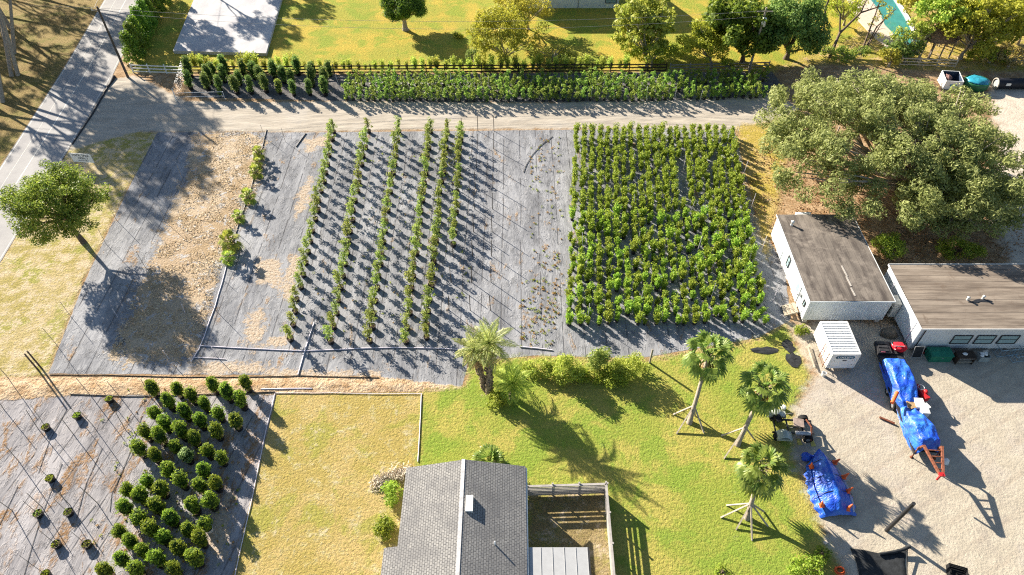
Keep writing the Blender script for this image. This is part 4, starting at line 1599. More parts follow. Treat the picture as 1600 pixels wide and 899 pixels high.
def bare_tree(label, base, pts_list):
    t = thing('bare_tree', label, 'tree', base)
    m = MB()
    tips = []
    for pts, r0, r1 in pts_list:
        P = [Vector(p) for p in pts]
        m.tube(P, [r0 + (r1 - r0) * i / (len(P) - 1) for i in range(len(P))], 8)
        for k in range(6):
            s = P[-1].lerp(P[-2], random.uniform(0, 1.0))
            e = s + Vector((random.uniform(-1.2, 1.2), random.uniform(-1, 1), random.uniform(.2, 1.4)))
            m.tube([s, s.lerp(e, .5) + Vector((.1, .1, .12)), e], [r1 * .7, r1 * .45, r1 * .15], 5)
            tips.append(e)
    m.build('trunk', M['bark'], t)
    m = MB()
    for e in tips[::2]:
        P, d = cl_pts(e, .5, 40)
        m.leaves(P, .28, .14, 0, .3)
    m.build('crown', M['leaf_olive'], t)


def up(px, cpx, z):
    return at(*cpx, z) - at(*px)


q = (1289, 82)
bare_tree('slim straight trunk of a half bare tree left of the pool', at(*q), [([(0, 0, -.1), up(q, (1287, 45), 2.6), up(q, (1290, 12), 5.2), up(q, (1300, -12), 7.4)], .2, .1)])
q = (1296, 90)
bare_tree('dark forked half bare tree leaning right toward the pool', at(*q),
          [([(0, 0, -.1), up(q, (1312, 52), 2.2), up(q, (1345, 20), 4.0), up(q, (1382, 8), 5.0)], .24, .07),
           ([up(q, (1312, 52), 2.2), up(q, (1313, 22), 4.2), up(q, (1306, 10), 5.2)], .13, .06),
           ([up(q, (1345, 20), 4.0), up(q, (1352, 4), 5.2), up(q, (1362, -10), 6.2)], .12, .05)])
q = (1346, 82)
bare_tree('clump of slender half bare trunks beside the pool deck', at(*q),
          [([(0, 0, -.1), up(q, (1362, 38), 2.8), up(q, (1376, 0), 5.4)], .15, .06), ([(.25, 0, -.1), up(q, (1370, 42), 2.4), up(q, (1400, 14), 4.4)], .13, .05),
           ([(.45, .1, -.1), up(q, (1362, 62), 1.4), up(q, (1384, 26), 3.4)], .12, .05)])
q = (1450, 92)
bare_tree('grey bare limbs in front of the thatched hut', at(*q),
          [([(0, 0, -.1), up(q, (1464, 60), 2.0), up(q, (1478, 36), 3.8)], .16, .07), ([up(q, (1464, 60), 2.0), up(q, (1486, 48), 3.2)], .1, .05)])

# --- tall pines along the left edge, whose shade falls over the road
PS = [((28, 118), (-66.5, 91.5, 15.5), 4.6, 44), ((8, 62), (-73, 99, 16), 4.6, 40), ((-40, 150), (-77, 92, 15), 4.2, 34), ((-10, 40), (-83, 110, 13), 5, 40),
      ((-70, 60), (-89, 105, 13), 5, 40), ((-30, 20), (-80, 118, 14), 5, 40), ((-200, -10), (-98, 118, 14), 5.5, 44), ((-160, -60), (-92, 125, 14), 5.5, 44), ((-230, 60), (-104, 110, 14), 5.5, 40), ((-20, -20), (-73, 119, 12.5), 4.6, 40), ((-120, 30), (-94, 108, 12), 5, 40), ((-60, 90), (-70, 88, 17), 4.2, 40), ((-150, 150), (-88, 92, 14), 4.6, 34), ((16, 44), (-79, 104, 17), 4.0, 34)]
for (spx, bx) in (((262, 232), (-12, 150)), ((215, 168), (-30, 100)), ((285, 178), (22, 84)), ((180, 205), (-60, 170)), ((110, 120), (-40, 70)), ((265, 262), (4, 160)), ((238, 158), (18, 120)), ((195, 226), (-70, 190)), ((160, 178), (-24, 90)), ((205, 40), (10, -20))):
    s_ = at(*spx)
    PS.append((bx, (s_.x - 27.3, s_.y + 25.9, 16), 4.0, 34))
for i, (px, c, r, n) in enumerate(PS):
    b = at(*px)
    cc = Vector(c) - b
    tree('pine_tree', ['tall pine with its bare trunk at the left edge beside the road', 'tall pine with its trunk near the top left corner'][0 if px[1] > 75 else 1],
         b, 9, .22, crown_clumps(cc, (r, r, 3.0), int(n * 1.9), .3, .75, -.5, fill=.05), 'leaf_pine', 150, .42, .13, 'bark_pale', 'tall pines beside the road',
         trunk=[(0, 0, -.1), tuple(cc * .4 + V3(.3, -.2, 0)), tuple(cc * .85)], limbs=14)
# trees beyond the top edge that shade the concrete pad
for i, (c, r) in enumerate((((-56.5, 117, 12), 3.8), ((-49, 121, 9.5), 3.8), ((-62, 112, 11), 3.2))):
    b = Vector((c[0], c[1] + 1, 0))
    tree('pine_tree', 'tall pine standing beyond the concrete pad', b, 6, .2,
         crown_clumps(V3(0, -1, c[2]), (r, r, 2.6), 60, .4, .9, -.5, fill=.1), 'leaf_pine', 150, .5, .17, 'bark_pale', 'tall pines beyond the pad', limbs=10,
         trunk=[(0, 0, -.1), (0, -.4, c[2] * .5), (0, -.9, c[2] * .9)])

# --- yellow green bushes along the top of the lawn
def bush(lab, px, rad, n, mat, r0=.3, r1=.6, per=420, L=.2, W=.09, z=None, name='bush', group=None):
    b = at(*px)
    c = V3(0, 0, z or rad[2] * .9)
    return tree(name, lab, b, .4, .06, crown_clumps(c, rad, n, r0, r1, -.7, fill=.2), mat, per, L, W, 'bark', group,
                trunk=[(0, 0, -.05), (0, 0, .25), (0, 0, .5)], limbs=10, cat='bush')


bush('tall yellow green bush left of the three at the top of the lawn', (882, 590), (1.3, .9, 1.5), 44, 'leaf_hedge', z=1.35)
bush('slender darker upright bush between two yellow green bushes', (933, 576), (.8, .7, 1.4), 34, 'leaf_vine', z=1.4, per=300)
bush('fine leaved yellow green bush nearest the timber post', (985, 584), (1.5, 1.0, 1.1), 44, 'leaf_hedge', z=1.1, per=330, L=.17)
bush('low spreading green bush left of the tall yellow bush', (842, 582), (1.5, .9, .7), 26, 'leaf_lime')
bush('low green bush filling the gap under the slender darker bush', (955, 594), (1.6, .9, .6), 26, 'leaf_weed')
bush('low green bush at the foot of the tall yellow bush', (908, 592), (1.2, .8, .55), 20, 'leaf_weed')
bush('small bright bush at the foot of the big palm', (775, 628), (.9, .7, .5), 14, 'leaf_weed')
bush('small upright green shrub at the house corner below the straw pile', (617, 776), (.6, .9, .7), 16, 'leaf_weed')
bush('round green shrub beside the house wall', (603, 832), (.62, .62, .65), 16, 'leaf_topiary', per=520)
bush('green bush beside the fence posts behind the mobile office', (1385, 398), (1.6, 1.6, 1.3), 40, 'leaf_weed', .3, .6)
bush('wide green bush behind the long mobile home', (1492, 398), (2.6, 1.1, 1.0), 44, 'leaf_weed', .3, .6)
bush('low leafy bush at the bottom edge between lawn and sand', (1260, 892), (1.3, 1.0, .6), 30, 'leaf_weed', .25, .45)
bush('small low bush at the bottom edge of the lawn', (1128, 897), (.6, .5, .3), 10, 'leaf_weed', .2, .3)
bush('small dark bush on the rim of the sand by the net', (1283, 868), (.5, .4, .35), 10, 'leaf_topiary', .2, .35)
bush('bright low bush beside the round lawn tree shadow', (716, 58), (1.0, .6, .4), 12, 'leaf_weed', .25, .4)
bush('small weed bush at the left corner of the truck body', (1250, 518), (1.0, .5, .35), 12, 'leaf_weed', .25, .4)


# --- palms
def fan_blade(m, o, d, rad, mi=0, seg=11, droop=.5):
    """One fan leaf: folded segments spreading from a hub."""
    d = d.normalized()
    side = d.cross(Vector((0, 0, 1)))
    side = side.normalized() if side.length > .05 else Vector((1, 0, 0))
    nrm = side.cross(d).normalized()
    for k in range(seg):
        a = R(-88 + 176 * k / (seg - 1))
        v = d * math.cos(a) + side * math.sin(a)
        w = nrm.cross(v)
        ln = rad * (.72 + .28 * math.cos(a)) * random.uniform(.9, 1.06)
        hw = ln * .12
        p1 = o + v * ln * .55 + nrm * ln * .06
        p2 = o + v * ln * .82 - Vector((0, 0, ln * .12 * droop))
        p3 = o + v * ln - Vector((0, 0, ln * .42 * droop))
        m.add([o, p1 - w * hw + nrm * .03 * rad, p1 + w * hw - nrm * .03 * rad, p2 - w * hw * .6, p2 + w * hw * .6, p3],
              [(0, 2, 1), (1, 2, 4, 3), (3, 4, 5)], mi)


def fan_palm(name, label, base, top, n=26, pet=.95, rad=1.15, tr=.17, dead=12, braces=(), group=None):
    t = thing(name, label, 'palm tree', base, 0, group)
    top = Vector(top)
    m = MB()
    P = [Vector((0, 0, -.1)), top * .1 + V3(.0, 0, 0), top * .4 + V3(.03, .02, 0), top * .75, top]
    m.tube(P, [tr * 1.55, tr * 1.15, tr, tr * .92, tr * 1.05], 12)
    m.build('trunk', M['palm_trunk'], t)
    m = MB()
    for i in range(70):
        a, h = i * 2.4, random.uniform(-1.15, .1)
        p = top + V3(math.cos(a) * tr * (1.0 + max(0, h + .6) * 1.5), math.sin(a) * tr * (1.0 + max(0, h + .6) * 1.5), h)
        m.beam(p, p + V3(math.cos(a) * .22, math.sin(a) * .22, .16 if h > -.5 else -.2), .09, .03, 0)
    m.build('boots', M['palm_boot'], t)
    m = MB()
    for i in range(n):
        f = i / (n - 1)
        az = i * 2.39996 + random.uniform(-.2, .2)
        el = R(80 - 122 * f)
        d = V3(math.cos(az) * math.cos(el), math.sin(az) * math.cos(el), math.sin(el))
        s = top + V3(0, 0, .15 - .35 * f)
        e = s + d * pet * random.uniform(.85, 1.1) + V3(0, 0, -.12 * f)
        m.tube([s, s.lerp(e, .5) + V3(0, 0, .06), e], [.035, .028, .02], 5)
        bd = (d + V3(0, 0, -.38 - .2 * f)).normalized()
        fan_blade(m, e, bd, rad * random.uniform(.85, 1.1), 0, droop=.4 + .4 * f)
    for i in range(dead):
        az = i * 2.39996 + .7
        d = V3(math.cos(az) * .5, math.sin(az) * .5, -.9)
        s = top + V3(0, 0, -.35)
        e = s + d * .7
        m.tube([s, e], [.03, .02], 5, 1)
        fan_blade(m, e, d, rad * .75, 1, 9, .4)
    m.build('crown', [M['leaf_palm'], M['leaf_dead']], t)
    for (fx, fy, hz) in braces:
        m = MB()
        s = top * (hz / top.z)
        f = at(fx, fy) - Vector(base)
        m.beam(f, s + (f - s).normalized() * tr * .8, .1, .1)
        m.build('brace', M['lumber'], t)
    return t


fan_palm('fan_palm', 'tall fan palm with a brown skirt and timber braces below the planted field', at(1077, 661), at(1107, 556, 4.9) - at(1077, 661), 27, 1.25, 1.05,
         braces=((1052, 648, 1.3), (1057, 678, 1.3), (1100, 677, 1.3), (1086, 650, 1.3)))
fan_palm('fan_palm', 'braced fan palm standing beside the junked buggy', at(1152, 695), at(1194, 606, 4.5) - at(1152, 695), 25, 1.3, 1.0,
         braces=((1127, 681, 1.4), (1131, 717, 1.4), (1178, 686, 1.4)), dead=6)
fan_palm('fan_palm', 'braced fan palm left of the tarp covered boat', at(1167, 810), at(1189, 733, 3.9) - at(1167, 810), 29, 1.2, 1.0,
         braces=((1135, 790, 1.2), (1126, 809, 1.2), (1150, 828, 1.2), (1175, 845, 1.2), (1200, 823, 1.2), (1194, 800, 1.2)), dead=5)
fan_palm('low_palm', 'low palm behind the top edge of the house roof', at(764, 738), V3(.05, .1, 1.0), 30, .8, .95, .14, 4)
# young palms in a line
yp = fan_palm('young_palm', 'topmost young fan palm in the line on the cloth', at(406, 247), V3(0, 0, .85), 16, .42, .5, .08, 0)
[q for q in yp.children if q.name.startswith('crown')][0].data.materials[0] = M['leaf_lime']
for px, s, lab in (((404, 262), .85, 'thin second young fan palm from the top of its line'), ((402, 277), 1.0, 'bright third young fan palm from the top of its line'),
                   ((391, 316), 1.1, 'full young fan palm in the middle of the line'), ((376, 346), .9, 'small sparse young palm below the middle of the line'),
                   ((364, 390), 1.45, 'largest young fan palm near the lower end of the line'), ((359, 411), .95, 'lowest young fan palm in the line')):
    copy_tree(yp, at(*px), random.uniform(0, 6), s, lab)
for o in [o for o in COL.objects if o.name.startswith('young_palm')]:
    o['group'] = 'young palms in a line'


def feather(m, s, d, L, mi=0, leaf=.5, droop=1.0, n=26):
    """One feather leaf: arching rib with leaflets on both sides."""
    d = d.normalized()
    P = []
    p, v = Vector(s), Vector(d)
    for i in range(11):
        P.append(p.copy())
        p += v * L / 10
        v = (v + V3(0, 0, -.085 * droop)).normalized()
    m.tube(P, [.035 * (1 - i / 12) + .006 for i in range(11)], 5, mi)
    for k in range(n):
        f = .12 + .88 * k / (n - 1)
        i = min(9, int(f * 10))
        q = P[i].lerp(P[i + 1], f * 10 - i) if i < 10 else P[10]
        ax = (P[min(10, i + 1)] - P[i]).normalized()
        sd = ax.cross(V3(0, 0, 1))
        sd = sd.normalized() if sd.length > .05 else V3(1, 0, 0)
        for sg in (-1, 1):
            ll = leaf * math.sin(PI * min(1, f * .9 + .12)) * random.uniform(.8, 1.15)
            e = q + (sd * sg * .85 + ax * .55 + V3(0, 0, .12 - .25 * droop * random.random())) * ll
            w = ax * .035
            mid = q.lerp(e, .5) + V3(0, 0, .04)
            m.add([q, mid - w, e, mid + w], [(0, 1, 2, 3)], mi)


def date_palm(name, label, base, heads, mat='leaf_canary', L=2.1, n=34, dead=14, tr=.3):
    t = thing(name, label, 'palm tree', base)
    for i, (off, top, sc) in enumerate(heads):
        m = MB()
        off, top = Vector(off), Vector(top)
        P = [off + V3(0, 0, -.1), off.lerp(top, .35) + V3(.05, .05, 0), off.lerp(top, .75), top]
        m.tube(P, [tr * 1.25 * sc, tr * sc, tr * sc * 1.0, tr * sc * 1.2], 12)
        for k in range(int(120 * sc)):
            a, f = k * 2.4, random.random()
            c = P[0].lerp(P[-1], f)
            m.beam(c + V3(math.cos(a) * tr * sc, math.sin(a) * tr * sc, 0), c + V3(math.cos(a) * tr * sc * 1.45, math.sin(a) * tr * sc * 1.45, .16), .13, .05)
        m.build('trunk', M['palm_boot'], t)
        m = MB()
        for k in range(int(n * sc)):
            f = k / (n * sc)
            az = k * 2.39996
            el = R(78 - 105 * f)
            feather(m, top + V3(0, 0, .1), V3(math.cos(az) * math.cos(el), math.sin(az) * math.cos(el), math.sin(el)), L * sc * random.uniform(.85, 1.1), 0, .55 * sc, 1.1)
        for k in range(int(dead * sc)):
            az = k * 2.39996 + .4
            feather(m, top + V3(0, 0, -.15), V3(math.cos(az), math.sin(az), -.45), L * sc * .85, 1, .38 * sc, 2.2, 18)
        m.build('crown', [M[mat], M['leaf_dead']], t)
    return t


b = at(764, 614)
date_palm('date_palm', 'big shaggy palm with thick rugged trunks at the corner of the lawn', b,
          [((0, 0, 0), at(764, 538, 4.8) - b, .95), ((-.35, .4, 0), at(740, 548, 4.1) - b, .75)], n=30, dead=22, L=2.7)
b = at(800, 622)
date_palm('date_palm', 'smaller green palm leaning from the foot of the big shaggy palm', b, [((0, 0, 0), at(801, 600, 1.4) - b, .95)], mat='leaf_lime', L=2.2, n=26, dead=1, tr=.2)


# --- pot helper
def pot(m, r, h, mi=0, soil=1, c=(0, 0, 0)):
    m.lathe([(r * .82, 0), (r, h * .92), (r * 1.06, h * .92), (r * 1.06, h), (r * .96, h), (r * .95, h * .86)], c, 14, mi)
    m.lathe([(r * .95, h * .86), (0, h * .88)], c, 14, soil, False)
    m.lathe([(0, 0.004), (r * .82, 0.004)], c, 14, mi, False)


# --- round potted shrubs, lower left
def topiary(label, mat='leaf_topiary', potmat='pot_black', seed=0):
    t = thing('potted_shrub', label, 'shrub', group='round potted shrubs')
    m = MB()
    pot(m, .30, .36)
    m.build('pot', [M[potmat], M['soil']], t)
    m = MB()
    m.tube([(0, 0, .3), (.02, 0, .9)], [.035, .03], 6)
    m.build('stem', M['bark'], t)
    m = MB()
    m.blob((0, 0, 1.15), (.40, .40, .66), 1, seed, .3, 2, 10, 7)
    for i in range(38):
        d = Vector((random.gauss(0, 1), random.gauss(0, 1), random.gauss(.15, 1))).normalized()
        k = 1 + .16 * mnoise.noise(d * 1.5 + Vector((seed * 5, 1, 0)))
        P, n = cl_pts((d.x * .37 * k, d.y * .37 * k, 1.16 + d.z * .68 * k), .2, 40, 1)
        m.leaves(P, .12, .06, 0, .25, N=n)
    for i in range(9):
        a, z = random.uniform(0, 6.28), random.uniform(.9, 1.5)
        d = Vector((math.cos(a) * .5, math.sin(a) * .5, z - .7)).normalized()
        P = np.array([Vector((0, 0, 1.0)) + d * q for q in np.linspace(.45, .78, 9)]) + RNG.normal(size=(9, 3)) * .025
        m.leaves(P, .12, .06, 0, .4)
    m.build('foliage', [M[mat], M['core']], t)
    return t


TA = [(500, 210), (720, 215), (1040, 180), (1330, 160), (850, 270), (1170, 250), (1290, 320), (650, 330), (960, 340), (1090, 430), (790, 420), (530, 440), (610, 520),
      (930, 500), (1240, 500), (1070, 590), (760, 590), (870, 650), (570, 640), (440, 600), (700, 720), (990, 760), (380, 740), (520, 800), (800, 800), (1110, 820)]
TB = [(590, 30), (880, 30), (420, 130), (700, 120), (850, 160), (980, 140), (265, 205), (375, 250), (530, 190), (500, 330), (795, 330), (940, 290), (245, 345),
      (360, 430), (615, 430), (890, 470), (185, 530), (280, 620), (460, 525), (750, 520), (560, 590), (855, 600), (385, 700), (680, 680), (215, 770), (510, 770),
      (815, 760), (75, 865), (330, 855), (640, 855)]
pts = [(150 + x / 5.69, 570 + y / 5.69) for x, y in TA] + [(150 + x / 5.257, 728 + y / 5.257) for x, y in TB]
LABT = 'round dark green shrub in a black pot among the rows at the lower left'
protos = [topiary(LABT, seed=q) for q in (1, 2, 3, 6, 7)]
pale = topiary('pale grey green potted shrub among the darker round ones', 'leaf_topiary_pale', seed=4)
wpot = topiary('round green shrub in a white pot at the right side of its bed', potmat='pot_white', seed=5)
used = set()
for i, q in enumerate(pts):
    p = at(q[0], q[1], 1.25)
    p.z = 0
    if i == 24:
        pale.location = p
        continue
    if i == 26 + 15:
        wpot.location = p
        continue
    s = random.uniform(.92, 1.1)
    if i % 5 not in used:
        used.add(i % 5)
        o = protos[i % 5]
        o.location, o.scale = p, (s, s, s * 1.12)
        continue
    copy_tree(protos[i % 5], p, random.uniform(0, 6), (s * random.uniform(.92, 1.08), s, s * random.uniform(1.02, 1.25)))


# --- staked pots, far lower left
def staked_pot(label, px, weeds, stake_px):
    b = at(*px, .40)
    b.z = 0
    t = thing('staked_pot', label, 'plant pot', b, 0, 'staked pots on the lower cloth')
    m = MB()
    pot(m, .33, .42)
    m.build('pot', [M['pot_black'], M['soil']], t)
    if weeds:
        m = MB()
        n = 150 if weeds == 2 else 50
        P = np.stack([RNG.uniform(-1, 1, n) * .25, RNG.uniform(-1, 1, n) * .25, RNG.uniform(.37, .5, n)], 1)
        m.leaves(P, .12, .06, 0, .6)
        m.build('weeds', M['leaf_weed' if weeds == 2 else 'leaf_topiary'], t)
    m = MB()
    e = at(*stake_px, 2.5) - b
    m.tube([(0, 0, .2), e * .5 + V3(.04, -.03, 0), e], [.022, .02, .015], 6)
    m.build('stake', M['wood_grey'], t)


for a in (('highest staked pot full of bright weeds below the sandy berm', (170, 623), 2, (150, 598)), ('staked pot of bright weeds left of the highest one', (119.5, 649), 2, (99, 622)),
          ('dark staked pot with few weeds at the upper left of the lower cloth', (70.5, 667), 1, (47, 632)),
          ('staked pot of bright weeds alone in the middle of the lower cloth', (77.3, 747), 2, (56, 728)),
          ('dark staked pot nearest the left picture edge', (58.5, 802), 1, (36, 783)), ('staked pot of green sprigs right of the leftmost dark pot', (106, 800), 1, (84, 780)),
          ('dark staked pot just below the green sprig pot', (87, 850), 1, (58, 826)), ('leafy staked pot nearest the round shrubs', (134.5, 850), 1, (110, 830)),
          ('staked pot of bright weeds cut by the bottom edge', (70.5, 897), 2, (30, 868))):
    staked_pot(*a)


# --- potted vines on stakes, six rows
def vine(seed):
    t = thing('potted_vine', 'potted climbing vine in one of the six long rows on the grey cloth', 'vine', group='potted vines in six rows')
    m = MB()
    pot(m, .27, .36)
    m.build('pot', [M['pot_black'], M['soil']], t)
    m = MB()
    m.tube([(0, 0, .2), (.03, .02, 1.6)], [.02, .012], 5, 1)
    for i in range(14):
        z = .75 + i * .085
        P, n = cl_pts((random.gauss(0, .13), random.gauss(0, .13), z), random.uniform(.14, .27), 26, .8)
        m.leaves(P, .16, .08, 0, .4)
    P, n = cl_pts((.05, 0, .42), .2, 18, .5)
    m.leaves(P, .13, .07, 0, .4)
    m.build('foliage', [M['leaf_vine'], M['bark']], t)
    return t


vp = [vine(i) for i in range(4)]
k = 0
for i, (a, b) in enumerate(VROWS):
    n = 21 if i < 5 else 13
    for j in range(n):
        p = a.lerp(b, (j + .4) / n) + V3(random.gauss(0, .06), random.gauss(0, .06), 0)
        s = random.uniform(.95, 1.25)
        if k < 4:
            o = vp[k]
            o.location, o.scale = p, (s, s, s)
        else:
            copy_tree(vp[k % 4], p, random.uniform(0, 6), (s, s, s * random.uniform(.9, 1.15)))
        k += 1


# --- columnar potted shrubs by the gate
def columnar(seed):
    t = thing('columnar_shrub', 'dark upright potted shrub in the block beside the wire gate', 'shrub', group='columnar shrubs by the gate')
    m = MB()
    pot(m, .26, .34)
    m.build('pot', [M['pot_black'], M['soil']], t)
    m = MB()
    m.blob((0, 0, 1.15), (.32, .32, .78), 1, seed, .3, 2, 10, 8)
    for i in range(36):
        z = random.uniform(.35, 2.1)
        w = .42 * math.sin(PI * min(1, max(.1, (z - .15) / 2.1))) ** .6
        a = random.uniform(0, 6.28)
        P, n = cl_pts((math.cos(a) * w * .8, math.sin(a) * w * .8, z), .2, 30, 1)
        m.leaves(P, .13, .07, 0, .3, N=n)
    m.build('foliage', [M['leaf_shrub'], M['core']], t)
    return t


cp = [columnar(1), columnar(2)]
CB = [(299, 140), (326, 142), (345, 143), (371, 147), (394, 147), (417, 145), (438, 147), (460, 150), (485, 149), (509, 150),
      (330, 131), (352, 129), (376, 134), (399, 124), (445, 130), (458, 134), (489, 136), (509, 134),
      (299, 121), (336, 122), (355, 118), (383, 120), (430, 123), (467, 118), (490, 121), (516, 120), (345, 152), (410, 132)]
for i, q in enumerate(CB):
    p = at(*q)
    s = random.uniform(1.05, 1.4)
    if i < 2:
        cp[i].location, cp[i].scale = p, (s, s, s)
    else:
        if i == 26:
            s *= .5
        o = copy_tree(cp[i % 2], p, random.uniform(0, 6), (s, s, s * random.uniform(.9, 1.1)))
        if i == 6:
            o['label'] = 'yellowish upright potted shrub at the front of the block by the gate'
            f = [c for c in o.children if c.name.startswith('foliage')][0]
            f.data = f.data.copy()
            f.data.materials[0] = M['leaf_lime']


# --- saplings between the lane and the fence
def sapling(seed):
    m = MB()
    m.tube([(0, 0, 0), (.02, .01, 1.1)], [.02, .012], 5, 1)
    m.lathe([(.15, 0), (.18, .25), (.0, .25)], (0, 0, 0), 10, 2)
    for i in range(10):
        P, n = cl_pts((random.uniform(-.2, .2), random.uniform(-.2, .2), .38 + .14 * i), random.uniform(.18, .31) * (1.15 - .05 * i), 20, .9)
        m.leaves(P, .22, .11, 0, .45)
    return tag(m.build('sapling', [M['leaf_sapling'], M['bark'], M['pot_black']]), 'slim leafy potted sapling in the rows between the dirt lane and the fence',
               'sapling', 'saplings along the lane')


sp = [sapling(i) for i in range(5)]
k = 0
SX0, SX1 = at(531, 155).x, at(1190, 146).x
for r_ in range(3):
    y0 = at(800, 158).y + .1 + r_ * 1.85
    x = SX0
    while x < SX1 + 1.5:
        x += .86 + random.uniform(-.1, .1)
        y = y0 + random.uniform(-.18, .18) + max(0, x - 18) * .05
        if random.random() < .05 or x > 33 + random.uniform(-1, 1):
            continue
        o = sp[k] if k < 5 else link(sp[k % 5].copy())
        o.location = (x, y, 0)
        s = random.uniform(1.0, 1.35)
        o.scale = (s, s, s)
        o.rotation_euler = (0, 0, random.uniform(0, 6))
        k += 1


# --- the planted field of dense shrubs
def field_shrub(seed):
    m = MB()
    for i in range(5):
        a = i * 1.256 + random.uniform(-.3, .3)
        rr = random.uniform(.05, .27)
        h = random.uniform(.85, 1.35)
        e = Vector((math.cos(a) * rr, math.sin(a) * rr, h))
        m.tube([(0, 0, .15), e * .55, e], [.014, .012, .006], 4, 1)
        for j in range(5):
            c = e * (.42 + .15 * j)
            P, n = cl_pts(c, random.uniform(.13, .23), 14, .9)
            m.leaves(P, .19, .085, 0, .55)
    m.lathe([(.14, 0), (.17, .24), (.0, .24)], (0, 0, 0), 10, 2)
    return tag(m.build('field_shrub', [M['leaf_field'], M['bark'], M['pot_black']]), 'bright green bushy shrub standing in the dense planted field', 'shrub',
               'bright shrubs in the planted field')


fp = [field_shrub(i) for i in range(6)]
spots = []
TL, BL, TR, BR = at(897, 212), at(884, 508), at(1143, 212), at(1196, 504)
NR, NC = 30, 21
for i in range(NR):
    fy = i / (NR - 1)
    for j in range(NC):
        fx = (j + .3) / (NC - .4)
        p = TL.lerp(TR, fx).lerp(BL.lerp(BR, fx), fy)
        # aisle slanting through the right part, and a few missing plants
        if abs(fx - .63 - .05 * fy) < .006 or (fx > .7 and abs(fy - .46 - .5 * (fx - .7)) < .004):
            continue
        if random.random() < .05 or mnoise.noise(Vector((p.x * .23, p.y * .16, 3))) > .62:
            continue
        spots.append(p + V3(random.gauss(0, .09), random.gauss(0, .14), 0))
spots.sort(key=lambda p: p.y)
for i, p in enumerate(spots[:300]):
    o = fp[i] if i < 6 else link(fp[i % 6].copy())
    o.location = p
    s = random.choice((.8, .95, 1.05, 1.1, 1.2, 1.25, 1.35)) * random.uniform(.92, 1.08)
    o.scale = (s, s, s * random.uniform(.8, 1.12))
    o.rotation_euler = (0, 0, random.uniform(0, 6))
# the farthest rest as one mass
m = MB()
for p in spots[300:]:
    src = fp[random.randrange(6)].data
    k = random.uniform(.95, 1.3)
    a = random.uniform(0, 6)
    co = np.empty(len(src.vertices) * 3, np.float32)
    src.vertices.foreach_get('co', co)
    co = co.reshape(-1, 3) * k
    ca, sa = math.cos(a), math.sin(a)
    co = np.stack([co[:, 0] * ca - co[:, 1] * sa + p.x, co[:, 0] * sa + co[:, 1] * ca + p.y, co[:, 2]], 1)
    # leaf faces are the last quads of the source mesh
    nq = sum(1 for pl in src.polygons if pl.material_index == 0)
    m.np.append((co[-nq * 4:], 0))
o = m.build('field_shrub_mass', [M['leaf_field']])
tag(o, 'bright green shrubs massed along the far end of the planted field', 'shrubs', None, 'stuff')


# --- bright clumps behind the board fence
def hedge_clump(seed):
    m = MB()
    for i in range(52):
        a, rr = random.uniform(0, 6.28), random.uniform(0, .55) ** .7
        e = V3(math.cos(a) * rr, math.sin(a) * rr * .8, random.uniform(1.1, 2.3))
        P = np.array([[e.x * f + random.gauss(0, .07), e.y * f + random.gauss(0, .07), e.z * f] for f in np.linspace(.25, 1, 14)])
        m.leaves(P, .28, .10, 0, .1)
    return tag(m.build('hedge_plant', M['leaf_hedge']), 'tall bright yellow green clump in the line behind the board fence', 'hedge plant', 'hedge plants behind the fence')


hp = [hedge_clump(1), hedge_clump(2), hedge_clump(3)]
xa, xb, yh = at(297, 112).x, at(985, 112).x, at(640, 112).y + .3
n = 56
for i in range(n):
    o = hp[i] if i < 3 else link(hp[i % 3].copy())
    o.location = (xa + (xb - xa) * (i + .5) / n + random.uniform(-.2, .2), yh + random.uniform(-.25, .25), 0)
    s = random.uniform(.7, 1.15) * (.72 if 13 < i < 28 else 1)
    o.scale = (s, s, s)
    o.rotation_euler = (0, 0, random.uniform(0, 6))
# tall hedge beside the road
def hedge_tree():
    t = thing('hedge_tree', 'tall dense evergreen of the dark hedge beside the road', 'hedge tree', group='evergreens of the roadside hedge')
    m = MB()
    m.tube([(0, 0, 0), (0, 0, 2.5)], [.12, .05], 7)
    m.build('trunk', M['bark'], t)
    m = MB()
    for i in range(46):
        z = random.uniform(.4, 3.9)
        w = 1.25 * (1 - (z / 4.4) ** 1.6)
        a = random.uniform(0, 6.28)
        P, n = cl_pts((math.cos(a) * w * .75, math.sin(a) * w * .75, z), .45, 70, 1)
        m.leaves(P, .26, .11, 0, .2, N=n)
    m.build('crown', M['leaf_round'], t)
    return t


ht = hedge_tree()
for i, q in enumerate(((214, 96), (218, 86), (223, 74), (229, 62), (235, 50), (241, 38), (248, 26), (255, 12), (262, -2))):
    if i == 0:
        ht.location = at(*q)
        ht.scale = (1.25, 1.25, 1.05)
    else:
        s = random.uniform(1.0, 1.25)
        copy_tree(ht, at(*q), random.uniform(0, 6), (s, s, s * .95))


